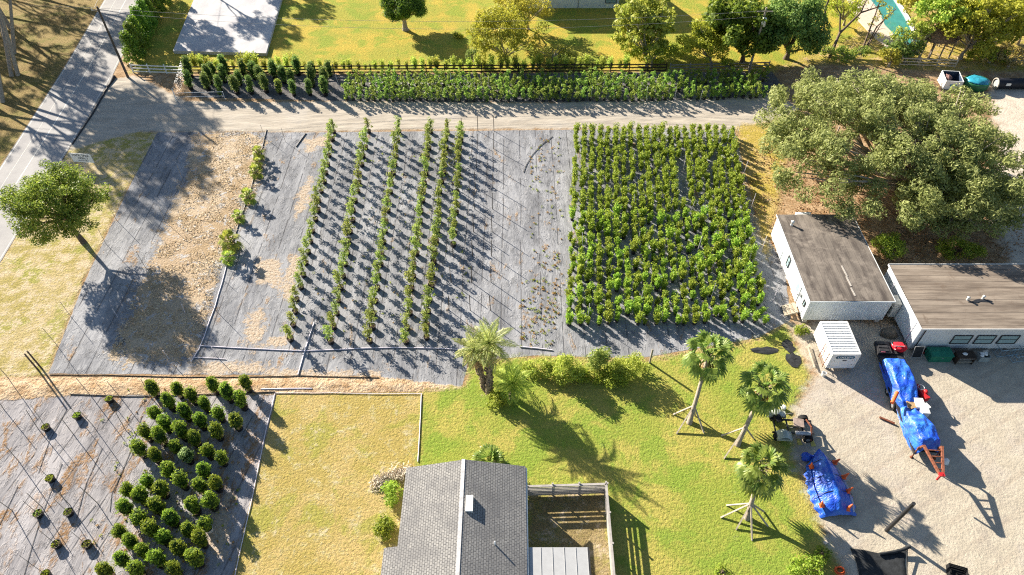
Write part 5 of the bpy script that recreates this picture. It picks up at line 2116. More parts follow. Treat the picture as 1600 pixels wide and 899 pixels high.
# --- weeds scattered on the cloth, straw pile, tufts
def stuff_tufts():
    m = MB()
    for _ in range(240):
        q = (random.uniform(828, 880), random.uniform(215, 500))
        if random.random() < .35:
            q = (random.uniform(812, 868), random.uniform(440, 545))
        p = at(*q)
        P, n = cl_pts((p.x, p.y, .06), random.uniform(.06, .2), 18, .6)
        m.leaves(P, .13, .06, 0 if random.random() < .4 else 1, .5)
    for (x0, x1, y0, y1, n) in ((560, 735, 215, 470, 90), (470, 660, 400, 530, 40), (692, 712, 222, 290, 46), (180, 380, 600, 890, 150), (140, 330, 640, 890, 60)):
        for _ in range(n):
            p = at(random.uniform(x0, x1), random.uniform(y0, y1))
            P, _n = cl_pts((p.x, p.y, .07), random.uniform(.06, .17), 14, .7)
            m.leaves(P, .13, .06, 0 if random.random() < .7 else 1, .5)
    tag(m.build('weeds', [M['leaf_weed'], M['leaf_weed_dry']]), 'small green and rusty weeds scattered over the grey cloth', 'weeds', None, 'stuff')
    # straw pile at the house corner
    c = at(612, 748)
    m = MB()
    n = 1500
    a = RNG.uniform(0, 1, n)
    P = np.stack([c.x - 1.3 + 2.6 * a + RNG.normal(0, .25, n), c.y - .55 + 1.1 * a ** .6 + RNG.normal(0, .28, n), RNG.uniform(.03, .38, n)], 1)
    m.leaves(P, .34, .05, 0, .6)
    tag(m.build('straw_pile', plain('straw', (.66, .58, .46), .9, .2, var=.2)), 'pile of pale dry straw at the top left corner of the house', 'straw pile')


stuff_tufts()


def litter():
    # loose straw over the dead grass band, fallen leaves under the oak
    def scatter(name, lab, zone, n, box, L, W, mat, thr, mask=None):
        xy = np.stack([RNG.uniform(box[0], box[1], n), RNG.uniform(box[2], box[3], n)], 1)
        keep = mask(xy) if mask else sdf([tuple(p) for p in dict(ZONES)[zone]], xy[:, 0], xy[:, 1]) > -.4
        xy = xy[keep]
        nz = np.array([mnoise.noise(Vector((a * .55, b_ * .55, 4))) for a, b_ in xy])
        xy = xy[nz > thr]
        m = MB()
        m.leaves(np.column_stack([xy, RNG.uniform(.015, .07, len(xy))]), L, W, 0, 1.4)
        tag(m.build(name, mat), lab, name.replace('_', ' '), None, 'stuff')
    scatter('straw_litter', 'loose dry straw lying over the cloth left of the young palms', 'dead_grass', 30000, (-36, -18, 38, 73), .32, .05, leafmat('straw_blade', (.34, .25, .15), (.50, .41, .29), .1), -.15)
    scatter('leaf_litter', 'brown fallen leaves on the ground around the oak', None, 16000, (24, 60, 45, 76), .22, .12, leafmat('fallen_leaf', (.14, .075, .035), (.34, .21, .10), .1), -.1,
            lambda q: np.hypot((q[:, 0] - 40) / 16, (q[:, 1] - 59) / 13) < 1)


litter()

# ------------------------------------------------------------------ yard objects
def quad_sheet(m, rows, mi=0, thick=.02):
    """Grid of points -> draped sheet, smooth."""
    nr, nc = len(rows), len(rows[0])
    vs = [p for r in rows for p in r]
    m.add(vs, [(i * nc + j, i * nc + j + 1, (i + 1) * nc + j + 1, (i + 1) * nc + j) for i in range(nr - 1) for j in range(nc - 1)], mi, True)


def lerp_prof(prof, u):
    for (a, va), (b, vb) in zip(prof[:-1], prof[1:]):
        if a <= u <= b:
            k = (u - a) / (b - a + 1e-9)
            return [x + (y - x) * k for x, y in zip(va, vb)]
    return prof[-1][1]


def boat():
    """Boat under a blue tarp; x' axis runs bow -> stern."""
    bow, st = at(1278, 704, .9), at(1312, 806, .3)
    bow.z = st.z = 0
    ax = (st - bow)
    L = ax.length
    ax.normalize()
    sd = Vector((-ax.y, ax.x, 0))
    t = thing('covered_boat', 'small boat wrapped in a bright blue tarp with orange cones on it', 'boat', bow)
    m = MB()
    prof = [(0, [.12, .75, 1.1]), (.12, [.72, .85, 1.4]), (.3, [1.22, .85, 1.5]), (.6, [1.45, .8, 1.4]), (.85, [1.4, .72, 1.1]), (.97, [1.25, .55, .7]), (1, [1.15, .3, .35])]
    rows = []
    for i in range(34):
        u = i / 33
        w, hg, hr = lerp_prof(prof, u)
        row = []
        for j in range(25):
            s = -1 + 2 * j / 24
            a = abs(s)
            if a < .10:
                z = hr + .10
            elif a < .72:
                z = hr + (hg - hr) * ((a - .12) / .6) ** 1.2
            else:
                z = hg * (1 - (a - .72) / .28 * .92)
            wob = .05 * mnoise.noise(Vector((u * 5, s * 3.2, 1))) + .05 * abs(mnoise.noise(Vector((u * 9 + s * 2, s * 3, 5))))
            y = s * w * (1.0 if a < .72 else 1.0 + .10 * (a - .72) / .28)
            if a > .72:
                y += .09 * math.sin(u * 46) * (a - .72) / .28 * (1 if s > 0 else -1)
            row.append(ax * (u * L) + sd * y + Vector((0, 0, max(.02, z + wob))))
        rows.append(row)
    quad_sheet(m, rows)
    m.build('tarp', M['tarp'], t)
    for u in (.2, .45, .7):
        w, hg, hr = lerp_prof(prof, u)
        m = MB()
        m.tube([ax * (u * L) + sd * (w * q) + Vector((0, 0, z + .05)) for q, z in ((-1.04, .1), (-1.0, hg * .6), (-.74, hg + .03), (-.4, (hg + hr) / 2 + .04), (0, hr + .03), (.4, (hg + hr) / 2 + .04), (.74, hg + .03), (1.0, hg * .6), (1.04, .1))], .022, 5)
        m.build('rope', M['hose'], t)
    m = MB()
    m.blob(ax * .15 + sd * -.75 + Vector((0, 0, .28)), (.42, .35, .25), 0, 3, .5, 2)
    m.build('tarp_bundle', M['tarp'], t)
    m = MB()
    rows = []
    for i in range(14):
        u = .03 + .94 * i / 13
        w, hg, hr = lerp_prof(prof, u)
        rows.append([ax * (u * L) + sd * (w * .9 * s) + Vector((0, 0, z)) for s, z in ((-1, hg * .9), (-.8, .25), (0, .1), (.8, .25), (1, hg * .9))])
    quad_sheet(m, rows)
    m.build('hull', M['white_paint'], t)
    m = MB()
    m.tube([ax * (L * .3) + sd * .95 + Vector((0, 0, .4)), ax * (L * .3) + sd * 1.05 + Vector((0, 0, .25))], [.05, .05], 6)
    for k in (-1, 1):
        c = ax * (L * .62) + sd * k * .95
        m.tube([c + sd * -.09 * k + Vector((0, 0, .3)), c + sd * .09 * k + Vector((0, 0, .3))], .29, 14)
    m.build('wheel', M['rubber'], t)

    def cone(px, z, lab, lean):
        p = at(*px, z)
        c = thing('traffic_cone', lab, 'traffic cone', p, random.uniform(0, 6), 'cones on the boat tarp')
        c.rotation_euler = (lean[0], lean[1], 0)
        m = MB()
        m.lathe([(.16, .03), (.1, .33), (.045, .68), (0, .69)], (0, 0, 0), 14)
        m.build('body', M['orange'], c)
        m = MB()
        m.box((0, 0, .015), (.36, .36, .03))
        m.build('base', M['orange'], c)
    cone((1268, 730), .82, 'orange cone on the left shoulder of the boat tarp', (0, -.25))
    cone((1304, 723), .80, 'orange cone nearest the pointed end of the boat tarp at right', (.1, .25))
    cone((1318, 746), .80, 'orange cone second along the right side of the boat tarp', (0, .3))
    cone((1324, 768), .78, 'orange cone third along the right side of the boat tarp', (0, .3))
    cone((1284, 790), .70, 'orange cone at the lower left corner of the boat tarp', (0, -.2))
    cone((1324, 796), .62, 'orange cone at the lower right corner of the boat tarp', (-.1, .25))


boat()


def trailer():
    """Gooseneck trailer loaded and covered with blue tarps."""
    hd = at(1388, 546, .7)
    tl = at(1452, 702, 1.2)
    hd.z = tl.z = 0
    ax = (tl - hd)
    L = ax.length
    ax.normalize()
    sd = Vector((-ax.y, ax.x, 0))
    UZ = Vector((0, 0, 1))
    t = thing('loaded_trailer', 'long gooseneck trailer under rumpled blue tarps on the sandy lot', 'trailer', hd)

    def P(u, v, z):
        return ax * u + sd * v + UZ * z
    m = MB()
    for s in (-1, 1):
        m.beam(P(0, s * 1.05, .62), P(L + .2, s * 1.0, .72), .12, .18)
    for i in range(9):
        m.beam(P(.1 + i * L / 8.2, -1.05, .66), P(.1 + i * L / 8.2, 1.05, .66), .1, .1)
    m.box(P(L * .5, 0, .74), (L, 2.1, .05), rot=Matrix((ax, sd, UZ)).transposed())
    m.build('deck', M['black_steel'], t)
    for u in (L * .42, L * .56):
        for s in (-1, 1):
            m = MB()
            m.tube([P(u, s * .98, .38), P(u, s * 1.2, .38)], .38, 16)
            w = m.build('wheel', M['rubber'], t)
            m = MB()
            m.tube([P(u, s * 1.19, .38), P(u, s * 1.215, .38)], .2, 12)
            m.build('rim', M['steel'], w)

    def tarp(u0, u1, wprof, zprof, seed, nm='tarp'):
        m = MB()
        rows = []
        n = 40
        for i in range(n):
            f = i / (n - 1)
            w = lerp_prof(wprof, f)
            z = lerp_prof(zprof, f)[0]
            row = []
            for j in range(31):
                s = -1 + 2 * j / 30
                a = abs(s)
                wob = .16 * mnoise.noise(Vector((f * 5 + seed, s * 2.3, seed))) + .035 * mnoise.noise(Vector((f * 14, s * 6, seed + 4)))
                ridge = .05 * math.sin((f * 5 + s * 2.2 + seed) * 4) * math.exp(-((s - .2) ** 2) * 4)
                if a < .66:
                    zz = z + wob + ridge - .12 * a
                else:
                    zz = (z - .1) - (z - .55) * ((a - .66) / .34) ** 1.1 + wob * (1 - (a - .66) / .34)
                hw = w[0] if s < 0 else w[1]
                y = s * hw + (.07 * math.sin(f * 30 + seed) * max(0, a - .7))
                row.append(P(u0 + (u1 - u0) * f, y, max(.5, zz)))
            rows.append(row)
        quad_sheet(m, rows)
        return m.build(nm, M['tarp'], t)
    tarp(1.35, L * .62, [(0, [1.15, 1.2]), (.55, [1.25, 1.2]), (.85, [1.2, .95]), (1, [.95, .6])], [(0, [1.15]), (.2, [1.5]), (.6, [1.6]), (.9, [1.35]), (1, [.95])], 1.3)
    tarp(L * .60, L + .15, [(0, [1.05, .55]), (.25, [1.15, .95]), (.6, [1.2, 1.15]), (.9, [1.05, 1.1]), (1, [.8, .9])],
         [(0, [1.0]), (.25, [1.45]), (.55, [2.0]), (.85, [1.9]), (1, [1.3])], 6.1)
    # pale bundles showing between the two tarps
    m = MB()
    rotm = Matrix((ax, sd, UZ)).transposed()
    m.box(P(L * .585, .55, 1.12), (.9, .75, .5), 0, rot=rotm)
    m.box(P(L * .66, .72, 1.2), (.65, .6, .55), 0, rot=rotm)
    m.box(P(L * .62, .95, 1.4), (.5, .45, .12), 0, rot=Matrix.Rotation(.5, 3, 'Z') @ rotm)
    m.build('white_load', M['white_paint'], t)
    m = MB()
    m.box(P(L * .60, -.1, 1.1), (.75, .55, .4), 0, rot=Matrix.Rotation(.3, 3, 'Z') @ rotm)
    m.build('cardboard_box', M['card'], t)
    # gooseneck: two rusty beams rising to the coupler, with cross rungs and a jack
    m = MB()
    tip = at(1471, 742, 2.2) - hd
    for s in (-.75, .62):
        m.beam(P(L - .1, s, 1.0), P(L + .15, s, 1.9), .14, .14)
        m.beam(P(L + .15, s, 1.9), tip + sd * (.12 if s > 0 else -.12), .16, .18)
    m.build('gooseneck', M['rust'], t)
    for k in range(4):
        m = MB()
        f = .15 + .22 * k
        m.beam(P(L + .15, -.75, 1.9).lerp(tip, f), P(L + .15, .62, 1.9).lerp(tip, f), .07, .07)
        m.build('rung', M['rust'], t)
    m = MB()
    m.tube([tip + UZ * .12, tip - UZ * .75], [.08, .08], 8)
    m.box(tip + UZ * .02, (.4, .3, .14))
    m.build('coupler', M['red_paint'], t)
    for s in (-.9, .85):
        m = MB()
        m.tube([P(L + .05, s, 1.5), P(L + .1, s, .02)], [.06, .05], 8)
        m.lathe([(.14, 0), (.14, .03), (0, .03)], P(L + .1, s, 0), 10)
        m.build('jack_leg', M['rust'], t)
    # load at the far end
    h = thing('machine_bed', 'black machine deck with a red bundle at the far end of the trailer', 'machine', hd + ax * -.1)
    m = MB()
    m.box(P(.15, -.55, .86), (1.3, 1.15, .34), 0, rot=rotm)
    for k in range(3):
        m.box(P(-.25 + .38 * k, -.62, 1.07), (.26, .8, .10), 0, rot=rotm)
    m.tube([P(-.45, -1.1, .95), P(-.45, 1.15, .95)], .05, 6)
    m.box(P(.1, .65, .8), (1.2, 1.0, .1), 0, rot=rotm)
    m.build('deck_body', M['black_steel'], h)
    m = MB()
    m.box(P(.62, -.75, 1.06), (.25, .36, .02), 0, rot=rotm)
    m.build('red_badge', plain('pink_badge', (.6, .18, .22), .5, .3), h)
    m = MB()
    m.tube([P(-.4, .2, 1.12), P(.45, .35, 1.12)], .035, 6)
    m.tube([P(.2, .25, 1.3), P(.15, 1.2, 1.3)], .02, 6)
    m.build('handle', M['white_paint'], h)
    m = MB()
    m.blob(P(-.05, .78, 1.08), (.62, .55, .22), 0, 2, .45, 1.6)
    tag(m.build('red_bundle', M['red_cloth'], None, hd), 'bright red cloth bundle lying beside the black machine deck', 'bundle')
    m = MB()
    a, b = at(1394, 630, 1.62), at(1402, 613, 1.74)
    m.tube([a, b], [.15, .15], 12)
    tag(m.build('orange_barrel', M['orange']), 'orange tube resting across the blue trailer tarp', 'tube')
    c = at(1439, 612, 1.0)
    t2 = thing('red_machine', 'red painted machine with a wheel at the right side of the tarped trailer', 'machine', (c.x, c.y, 0))
    m = MB()
    m.box((.1, -.35, .95), (.42, .9, .5), 0, rz=.2)
    m.box((-.25, .45, 1.05), (.5, .3, .3), 0, rz=.2)
    m.blob((.22, -.2, 1.3), (.18, .2, .12), 0, 4, .2)
    m.build('body', M['red_paint'], t2)
    m = MB()
    c_ = Vector((-.02, .22, 1.3))
    m.tube([c_ + Vector((math.cos(R(a_)) * .26, math.sin(R(a_)) * .26, 0)) for a_ in range(0, 361, 20)], .03, 6, cap=False)
    m.tube([(-.02, .22, .8), (-.02, .22, 1.3)], .025, 6)
    m.build('wheel', M['steel'], t2)
    m = MB()
    m.tube([(0, 0, .35), (.18, 0, .35)], .3, 12)
    m.box((.08, 0, .68), (.12, .9, .12))
    m.build('mount', M['black_steel'], t2)
    m = MB()
    m.beam(at(1374, 652, .1), at(1398, 662, .12), .16, .1)
    tag(m.build('timber_beam', M['rust']), 'short rusty brown beam on the sand left of the trailer', 'beam')
    m = MB()
    c = at(1477, 722, .02)
    m.lathe([(.0, .34), (.2, .3), (.26, .05), (.28, .0)], (c.x, c.y, 0), 14)
    tag(m.build('white_tub', M['white_paint']), 'white tub upturned on the sand beside the trailer neck', 'tub')


trailer()


def buggy():
    c = at(1232, 672)
    t = thing('junk_buggy', 'stripped grey green buggy with bare frame beside the braced palms', 'buggy', (c.x, c.y, 0), R(-4))
    t.scale = (1.3, 1.3, 1.3)
    m = MB()
    for s in (-.5, .45):
        m.beam((-1.2, s, .42), (1.35, s, .45), .09, .1)
    for x in (-1.0, -.2, .7, 1.3):
        m.beam((x, -.5, .44), (x, .5, .44), .08, .08)
    for y in (-.5, .5):
        m.tube([(-.35, y, .5), (-.3, y, 1.0), (.1, y, 1.15)], .03, 6)
    m.build('frame', M['black_steel'], t)
    gp = plain('grey_green', (.36, .40, .36), .45, .4, var=.15, dirt=((.2, .17, .12), .4))
    for (x, y, sx_, sy_) in ((-.75, .78, 1.15, .46), (-.55, -.78, .9, .62)):
        m = MB()
        rows = []
        for i in range(10):
            f = i / 9
            rows.append([(x - sx_ / 2 + sx_ * f, y + sy_ * (g - .5), .55 + .34 * math.sin(PI * min(1, f * .9 + .1)) - .10 * abs(g - .5) * 2) for g in (0, .1, .5, .9, 1)])
        quad_sheet(m, rows)
        m.prism([(x - sx_ / 2, y - sy_ / 2 + .01), (x + sx_ / 2, y - sy_ / 2 + .01), (x + sx_ / 2, y + sy_ / 2 - .01), (x - sx_ / 2, y + sy_ / 2 - .01)], .42, .56)
        m.build('fender', gp, t)
    for x in (-.85, .95):
        for y in (-.72, .68):
            m = MB()
            m.tube([(x, y - .13, .3), (x, y + .13, .3)], .3, 14)
            w = m.build('wheel', M['rubber'], t)
            m = MB()
            m.tube([(x, y - .135, .3), (x, y + .135, .3)], .14, 10)
            m.build('rim', M['steel'], w)
    m = MB()
    m.box((.5, .2, .58), (.62, .6, .05), rz=-.12)
    m.build('floor_pan', plain('pink_rust', (.32, .25, .22), .8, .2, var=.3), t)
    m = MB()
    m.tube([(-1.0, .22, .85), (-.75, .28, .95)], [.26, .2], 12)
    m.build('engine', M['black_steel'], t)
    m = MB()
    m.tube([(.1, -.62, .68), (1.0, -.62, .70)], [.13, .13], 10)
    m.build('tank', M['steel'], t)
    m = MB()
    m.beam((1.05, -.95, .4), (1.15, -.2, .75), .08, .08)
    m.beam((1.15, -.2, .75), (1.0, .45, .6), .07, .07)
    m.build('rusty_arm', M['rust'], t)
    m = MB()
    m.box((-.9, .1, 1.08), (.4, .5, .08), rz=.3)
    m.build('seat', M['rubber'], t)
    m = MB()
    c2 = at(1253, 661, .3)
    m.box((c2.x, c2.y, .3), (.68, .42, .3), rz=-.5)
    m.box((c2.x, c2.y, .465), (.6, .34, .03), rz=-.5)
    tag(m.build('battery_case', plain('case_blue', (.24, .27, .31), .5, .4)), 'blue grey case standing on the sand right of the buggy', 'case')
    m = MB()
    c2 = at(1223, 639)
    m.lathe([(.2, 0), (.22, .3), (.2, .32), (0, .33)], (c2.x, c2.y, 0), 12)
    tag(m.build('white_bucket', M['white_paint']), 'white lidded bucket just behind the buggy', 'bucket')
    m = MB()
    for q in ((1249, 691), (1270, 693)):
        c2 = at(*q)
        m = MB()
        m.prism([(c2.x - .2, c2.y - .3), (c2.x + .18, c2.y - .26), (c2.x + .1, c2.y + .3), (c2.x - .16, c2.y + .25)], .01, .05)
        tag(m.build('board_scrap', plain('yellow_scrap', (.55, .45, .12), .8, .2)), 'small yellowish board scrap lying left in the buggy shade' if q[0] == 1249 else
            'larger yellow board scrap lying right in the buggy shade', 'scrap')


buggy()


def by_mobile_home():
    # green chest
    c = at(1467, 566)
    t = thing('green_chest', 'dark green lidded storage chest in front of the long mobile home', 'storage chest', (c.x, c.y + .5, 0))
    m = MB()
    m.prism([(-.95, -.5), (.95, -.5), (.95, .5), (-.95, .5)], 0, .78)
    m.build('body', M['green_box'], t)
    m = MB()
    vs = [(-1.0, -.56), (1.0, -.56), (1.0, .56), (-1.0, .56)]
    m.prism(vs, .785, .84)
    m.add([(-1.0, -.56, .842), (1.0, -.56, .842), (.9, -.1, 1.0), (-.9, -.1, 1.0), (.9, .35, 1.0), (-.9, .35, 1.0), (1.0, .56, .842), (-1.0, .56, .842)],
          [(0, 1, 2, 3), (3, 2, 4, 5), (5, 4, 6, 7), (1, 6, 4, 2), (0, 3, 5, 7)])
    m.build('lid', M['green_box'], t)
    m = MB()
    m.box((.1, -.515, .55), (.16, .03, .05))
    m.build('latch', M['steel'], t)
    # dark cabinet
    c = at(1505, 570)
    t = thing('dark_cabinet', 'dark wooden cabinet with an open shelf beside the green chest', 'cabinet', (c.x, c.y + .4, 0))
    m = MB()
    for x in (-.72, .72):
        m.box((x, 0, .45), (.06, .8, .9))
    m.box((0, .37, .45), (1.38, .05, .9))
    m.build('carcass', M['wood_dark'], t)
    m = MB()
    m.box((0, 0, .925), (1.56, .9, .05))
    m.build('top', M['wood_dark'], t)
    m = MB()
    m.box((0, -.12, .3), (1.37, .5, .04))
    m.build('shelf', M['lumber'], t)
    m = MB()
    m.box((.05, -.36, .8), (1.37, .05, .12))
    m.build('drawer_front', M['steel'], t)
    m = MB()
    m.blob((c.x - .1, c.y + .42, 1.0), (.22, .14, .07), 0, 2, .3)
    tag(m.build('white_rag', M['white_paint']), 'white rag lying on top of the dark cabinet', 'rag')
    # white crate of odds and ends
    c = at(1536, 566)
    t = thing('white_basket', 'white wire basket of odds and ends beside the dark cabinet', 'basket', (c.x, c.y + .35, 0))
    m = MB()
    for (a, b, s) in (((0, -.32), 0, (.9, .04)), ((0, .32), 0, (.9, .04)), ((-.45, 0), 0, (.04, .64)), ((.45, 0), 0, (.04, .64))):
        m.box((a[0], a[1], .3), (s[0], s[1], .6))
    m.build('tub', plain('tub_grey', (.30, .34, .34), .6, .3), t)
    m = MB()
    for k in range(7):
        m.blob((random.uniform(-.3, .3), random.uniform(-.2, .2), .62), (.16, .13, .1), 0, k, .5, 2, 8, 6)
    m.tube([Vector((math.cos(R(a)) * .2 - .02, .15 + math.sin(R(a)) * .12, .95 - .15 * math.sin(R(a)))) for a in range(0, 361, 24)], .03, 6, cap=False)
    m.build('contents', M['white_paint'], t)
    # framed screen with red hand truck leaning on the corner of the mobile home
    a = at(1431, 559)
    t = thing('window_screen', 'aluminium framed screen leaning at the corner of the long mobile home', 'screen', (a.x, a.y, 0), 0)
    t.rotation_euler = (R(-14), 0, 0)
    m = MB()
    w, h = .82, 1.25
    for x in (-w / 2, w / 2):
        m.box((x, 0, h / 2), (.05, .04, h))
    for z in (.025, h - .025):
        m.box((0, 0, z), (w - .05, .04, .05))
    m.build('frame', M['steel'], t)
    m = MB()
    m.box((0, .005, h / 2), (w - .052, .012, h - .102))
    m.build('mesh', M['net'], t)
    a = at(1440, 557)
    t = thing('hand_truck', 'red hand truck standing behind the framed screen', 'hand truck', (a.x + .1, a.y + .5, 0))
    m = MB()
    for x in (-.2, .2):
        m.tube([(x, 0, .1), (x, .25, 1.35), (x * .8, .2, 1.5)], .03, 6)
    for z in (.4, .8, 1.2):
        m.tube([(-.2, .05 + z * .17, z), (.2, .05 + z * .17, z)], .025, 6)
    m.box((0, -.12, .08), (.46, .28, .03))
    m.box((0, .24, 1.36), (.42, .1, .2))
    m.build('frame', M['red_paint'], t)
    for x in (-.27, .27):
        m = MB()
        m.tube([(x - .04, .1, .15), (x + .04, .1, .15)], .15, 12)
        m.build('wheel', M['rubber'], t)
    # stacked wire cages
    c = at(1574, 560)
    t = thing('wire_cage', 'blue grey wire cage frame lying before the right end of the long mobile home', 'cage', (c.x, c.y + .4, 0), R(8))
    cm = plain('cage_blue', (.30, .42, .50), .5, .4, .3)

    def cage(x, y, w, d, h):
        m = MB()
        for z in (.08, h):
            m.tube([(x - w, y - d, z), (x + w, y - d, z), (x + w, y + d, z), (x - w, y + d, z), (x - w, y - d, z)], .03, 6)
        for f in np.linspace(-1, 1, 5):
            for g in (-1, 1):
                m.tube([(x + w * f, y + d * g, .08), (x + w * f, y + d * g, h)], .02, 5)
            m.tube([(x + w * f, y - d, .08), (x + w * f, y + d, .08)], .02, 5)
        for g in (-1, 1):
            m.tube([(x + w * g, y, .08), (x + w * g, y, h)], .02, 5)
        return m
    cage(0, .25, .95, .45, .95).build('cage_frame', cm, t)
    cage(.85, -.55, .8, .38, .8).build('cage_frame', cm, t)
    m = MB()
    m.blob((c.x + 1.2, c.y + 1.2, .35), (.4, .3, .35), 0, 5, .3)
    tag(m.build('black_sack', M['rubber']), 'black sack slumped behind the wire cages', 'sack')
    # boulder between the homes
    m = MB()
    c = at(1388, 524)
    m.blob((c.x, c.y, .22), (.75, .55, .5), 0, 8, .35, 1.1)
    tag(m.build('dirt_mound', plain('dark_dirt', (.16, .14, .11), .95, .1, bump=.5)), 'low dark mound of dirt between the two mobile homes', 'mound')
    # small deck rail between the homes
    a, b = at(1370, 372), at(1388, 408)
    rail_fence('deck_rail', 'weathered deck rail between the two mobile homes', a, b, 1.1, 3, 'wood_grey', 1.6, (.05, .1), .1)


by_mobile_home()


def far_right():
    # white dumpster
    c = at(1486, 140)
    t = thing('dumpster', 'white open topped dumpster beside the oak at the upper right', 'dumpster', (c.x, c.y + .9, 0), R(-6))
    m = MB()
    w, d, h, k = 1.1, 1.1, 1.55, .06
    for s in (-1, 1):
        m.add([(s * w, -d, .1), (s * w, d, .1), (s * w, d, h), (s * w, -d, h - .25), (s * (w - k), -d + k, .1), (s * (w - k), d - k, .1), (s * (w - k), d - k, h), (s * (w - k), -d + k, h - .25)],
              [(0, 1, 2, 3), (7, 6, 5, 4), (3, 2, 6, 7), (0, 3, 7, 4), (1, 5, 6, 2)])
    m.box((0, -d + k / 2, (h - .15) / 2 + .0), (2 * w - 2 * k - .004, k, h - .35))
    m.box((0, d - k / 2, h / 2 + .05), (2 * w - 2 * k - .004, k, h - .1))
    m.box((0, 0, .13), (2 * w - 2 * k - .004, 2 * d - 2 * k - .004, .05))
    m.build('bin', M['white_paint'], t)
    m = MB()
    q = k + .012
    m.add([(-w + q, -d + q, .18), (w - q, -d + q, .18), (w - q, d - q, .18), (-w + q, d - q, .18), (-w + q, -d + q, h - .3), (w - q, -d + q, h - .3), (w - q, d - q, h - .06), (-w + q, d - q, h - .06)],
          [(0, 1, 2, 3), (0, 4, 5, 1), (1, 5, 6, 2), (2, 6, 7, 3), (3, 7, 4, 0)])
    m.build('inner_shade', plain('bin_shade', (.03, .05, .09), .7, .3), t)  # navy inner faces: the shade inside the bin is put into their colour
    m = MB()
    m.blob((-.5, .1, .95), (.5, .75, .45), 0, 3, .5, 1.8)
    m.build('debris', plain('debris', (.22, .13, .12), .95, .1, var=.4, scale=6), t)
    m = MB()
    m.box((0, -d - .04, .72), (.8, .06, .22))
    m.build('plate', M['teal'], t)
    # hot tub with blue cover
    c = at(1527, 142)
    t = thing('hot_tub', 'round green tub heaped with a turquoise cover beside the white dumpster', 'tub', (c.x, c.y + .9, 0))
    m = MB()
    m.lathe([(1.25, 0), (1.4, .25), (1.45, .95), (1.38, 1.0), (1.3, .98)], (0, 0, 0), 24, sx=1.1)
    m.build('shell', M['shell_green'], t)
    m = MB()
    m.blob((0, 0, 1.02), (1.35, 1.1, .25), 0, 3, .35, 1.8, 20, 10)
    m.build('cover', M['teal'], t)
    # big black pipe
    a, b = at(1556, 131, .65), at(1625, 130, .65)
    t = thing('culvert_pipe', 'large black culvert pipe lying at the right edge', 'pipe', (a.x, a.y, 0))
    L = b.x - a.x
    m = MB()
    n = 26
    prof = []
    for i in range(n * 2 + 1):
        prof.append((i * L / (n * 2), .68 if i % 2 else .64))
    vs, fs = [], []
    nu = 22
    for x, r in prof:
        for k in range(nu):
            q = 2 * PI * k / nu
            vs.append((x, r * math.cos(q), .68 + r * math.sin(q)))
    for i in range(len(prof) - 1):
        for k in range(nu):
            fs.append((i * nu + k, i * nu + (k + 1) % nu, (i + 1) * nu + (k + 1) % nu, (i + 1) * nu + k))
    m.add(vs, fs, 0, True)
    m.build('tube', plain('black_plastic', (.012, .014, .022), .6, .3), t)
    m = MB()
    m.tube([Vector((-.03, .66 * math.cos(R(q)), .68 + .66 * math.sin(R(q)))) for q in range(0, 361, 15)], .07, 8, cap=False)
    m.build('rim', plain('rim_tan', (.42, .38, .32), .8, .2), t)
    m = MB()
    m.lathe([(0, 0), (.58, 0)], (0, 0, 0), 20)
    o = m.build('end_plate', plain('end_grey', (.33, .35, .34), .7, .3), t)
    o.rotation_euler = (0, PI / 2, 0)
    o.location = (.05, 0, .68)
    m = MB()
    m.prism([(.9, -.72), (1.5, -.72), (1.5, -.69), (.9, -.69)], .75, 1.05)
    m.build('sticker', M['white_paint'], t)


far_right()


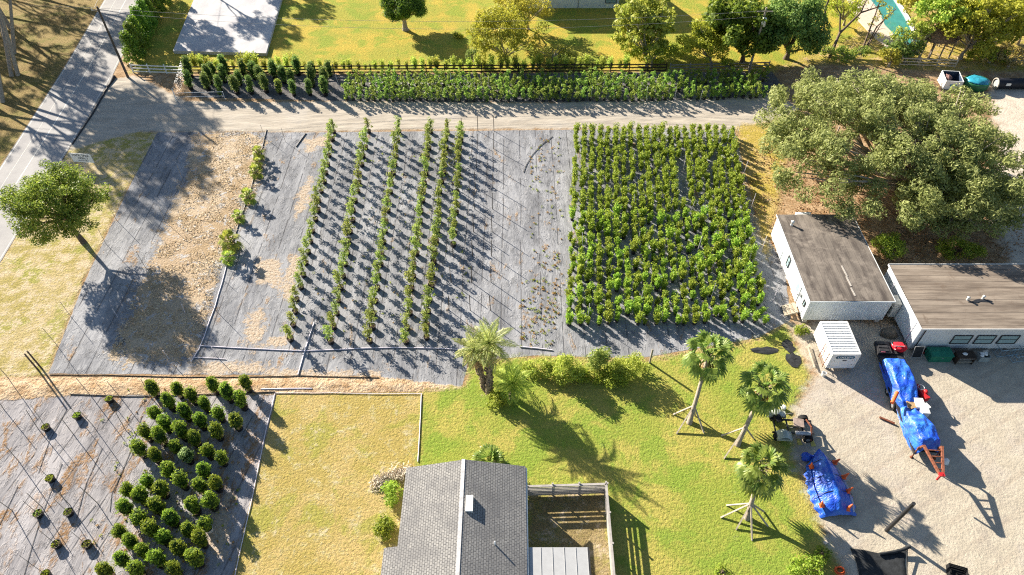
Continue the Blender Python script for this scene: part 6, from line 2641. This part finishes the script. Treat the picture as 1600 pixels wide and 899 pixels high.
def bottom_right():
    # black shade net heaped on the ground with a lashed pole
    P = [(1328, 857), (1350, 860), (1378, 866), (1402, 862), (1416, 860), (1414, 880), (1418, 915), (1345, 915), (1338, 880)]
    W = [at(*p) for p in P]
    c = sum((Vector(w) for w in W), Vector()) / len(W)
    m = MB()
    rows = []
    for k in range(10):
        f = k / 9
        rows.append([Vector(c).lerp(w, f) + Vector((0, 0, .08 + .10 * abs(mnoise.noise(Vector((w.x * 1.3 * f, w.y * f, 2)))) + (.02 if f < 1 else -.06))) for w in W + [W[0]]])
    quad_sheet(m, rows)
    tag(m.build('shade_net', M['net']), 'black shade net spread on the ground at the bottom right', 'net')
    m = MB()
    pts = [at(1372, 868) + Vector((0, 0, .25)), at(1392, 865) + Vector((0, 0, .22)), at(1408, 862) + Vector((0, 0, .35)), at(1417, 858) + Vector((0, 0, .5))]
    m.tube(pts, [.1, .12, .12, .15], 8)
    m.tube([at(1414, 861) + Vector((0, 0, .4)), at(1415, 900) + Vector((0, 0, .2))], [.05, .05], 6)
    tag(m.build('rolled_net', M['net']), 'rolled edge of black netting at the corner of the spread net', 'net roll')
    m = MB()
    c = at(1311, 894)
    for k in range(6):
        r = .3 + random.uniform(-.08, .08)
        o_ = Vector((random.uniform(-.1, .1), random.uniform(-.1, .1), .05 + .05 * k))
        m.tube([Vector((c.x, c.y, 0)) + o_ + Vector((math.cos(R(a)) * r, math.sin(R(a)) * r * .8, .03 * math.sin(R(a * 3)))) for a in range(0, 361, 24)], .03, 6, cap=False)
    tag(m.build('hose_coil', M['orange']), 'red orange hose coil heaped at the bottom edge of the lawn', 'hose coil')
    c = at(1490, 895)
    t = thing('black_crate', 'black slatted crate on the sand at the bottom edge', 'crate', (c.x + .1, c.y - .1, 0), R(-18))
    m = MB()
    for z in (.08, .26, .44):
        for (x, y, sx_, sy_) in ((0, -.42, 1.2, .04), (0, .42, 1.2, .04), (-.6, 0, .04, .8), (.6, 0, .04, .8)):
            m.box((x, y, z), (sx_, sy_, .11))
    for x in (-.57, .57):
        for y in (-.38, .38):
            m.box((x, y, .25), (.05, .05, .5))
    m.box((0, 0, .03), (1.14, .78, .03))
    m.build('slats', M['rubber'], t)
    m = MB()
    c = at(1290, 848)
    m.box((c.x, c.y, .03), (.3, .24, .06), rz=.5)
    tag(m.build('pale_stone', M['rock']), 'pale flat stone lying on the grass by the net', 'stone')
    # torn cloth scraps by the steps
    for k, (q, lab) in enumerate((((1231, 541), 'torn black cloth scrap on the grass below the timber steps'), ((1240, 563), 'black cloth scrap lower on the grass below the timber steps'),
                                  ((1195, 548), 'long torn cloth flap at the lower right corner of the planted field'))):
        c = at(*q)
        m = MB()
        n = 14
        ring = [Vector((c.x + math.cos(2 * PI * i / n) * (.45 + .3 * random.random()) * (2 if k == 2 else 1), c.y + math.sin(2 * PI * i / n) * (.55 + .4 * random.random()) * (.5 if k == 2 else 1), .02)) for i in range(n)]
        rows = [[c.lerp(p, f) + Vector((0, 0, .06 * (1 - f) + .05 * random.random())) for p in ring + [ring[0]]] for f in (0, .5, 1)]
        for r_ in rows:
            r_[-1] = r_[0]
        quad_sheet(m, rows)
        tag(m.build('cloth_scrap', M['net']), lab, 'cloth scrap')


bottom_right()
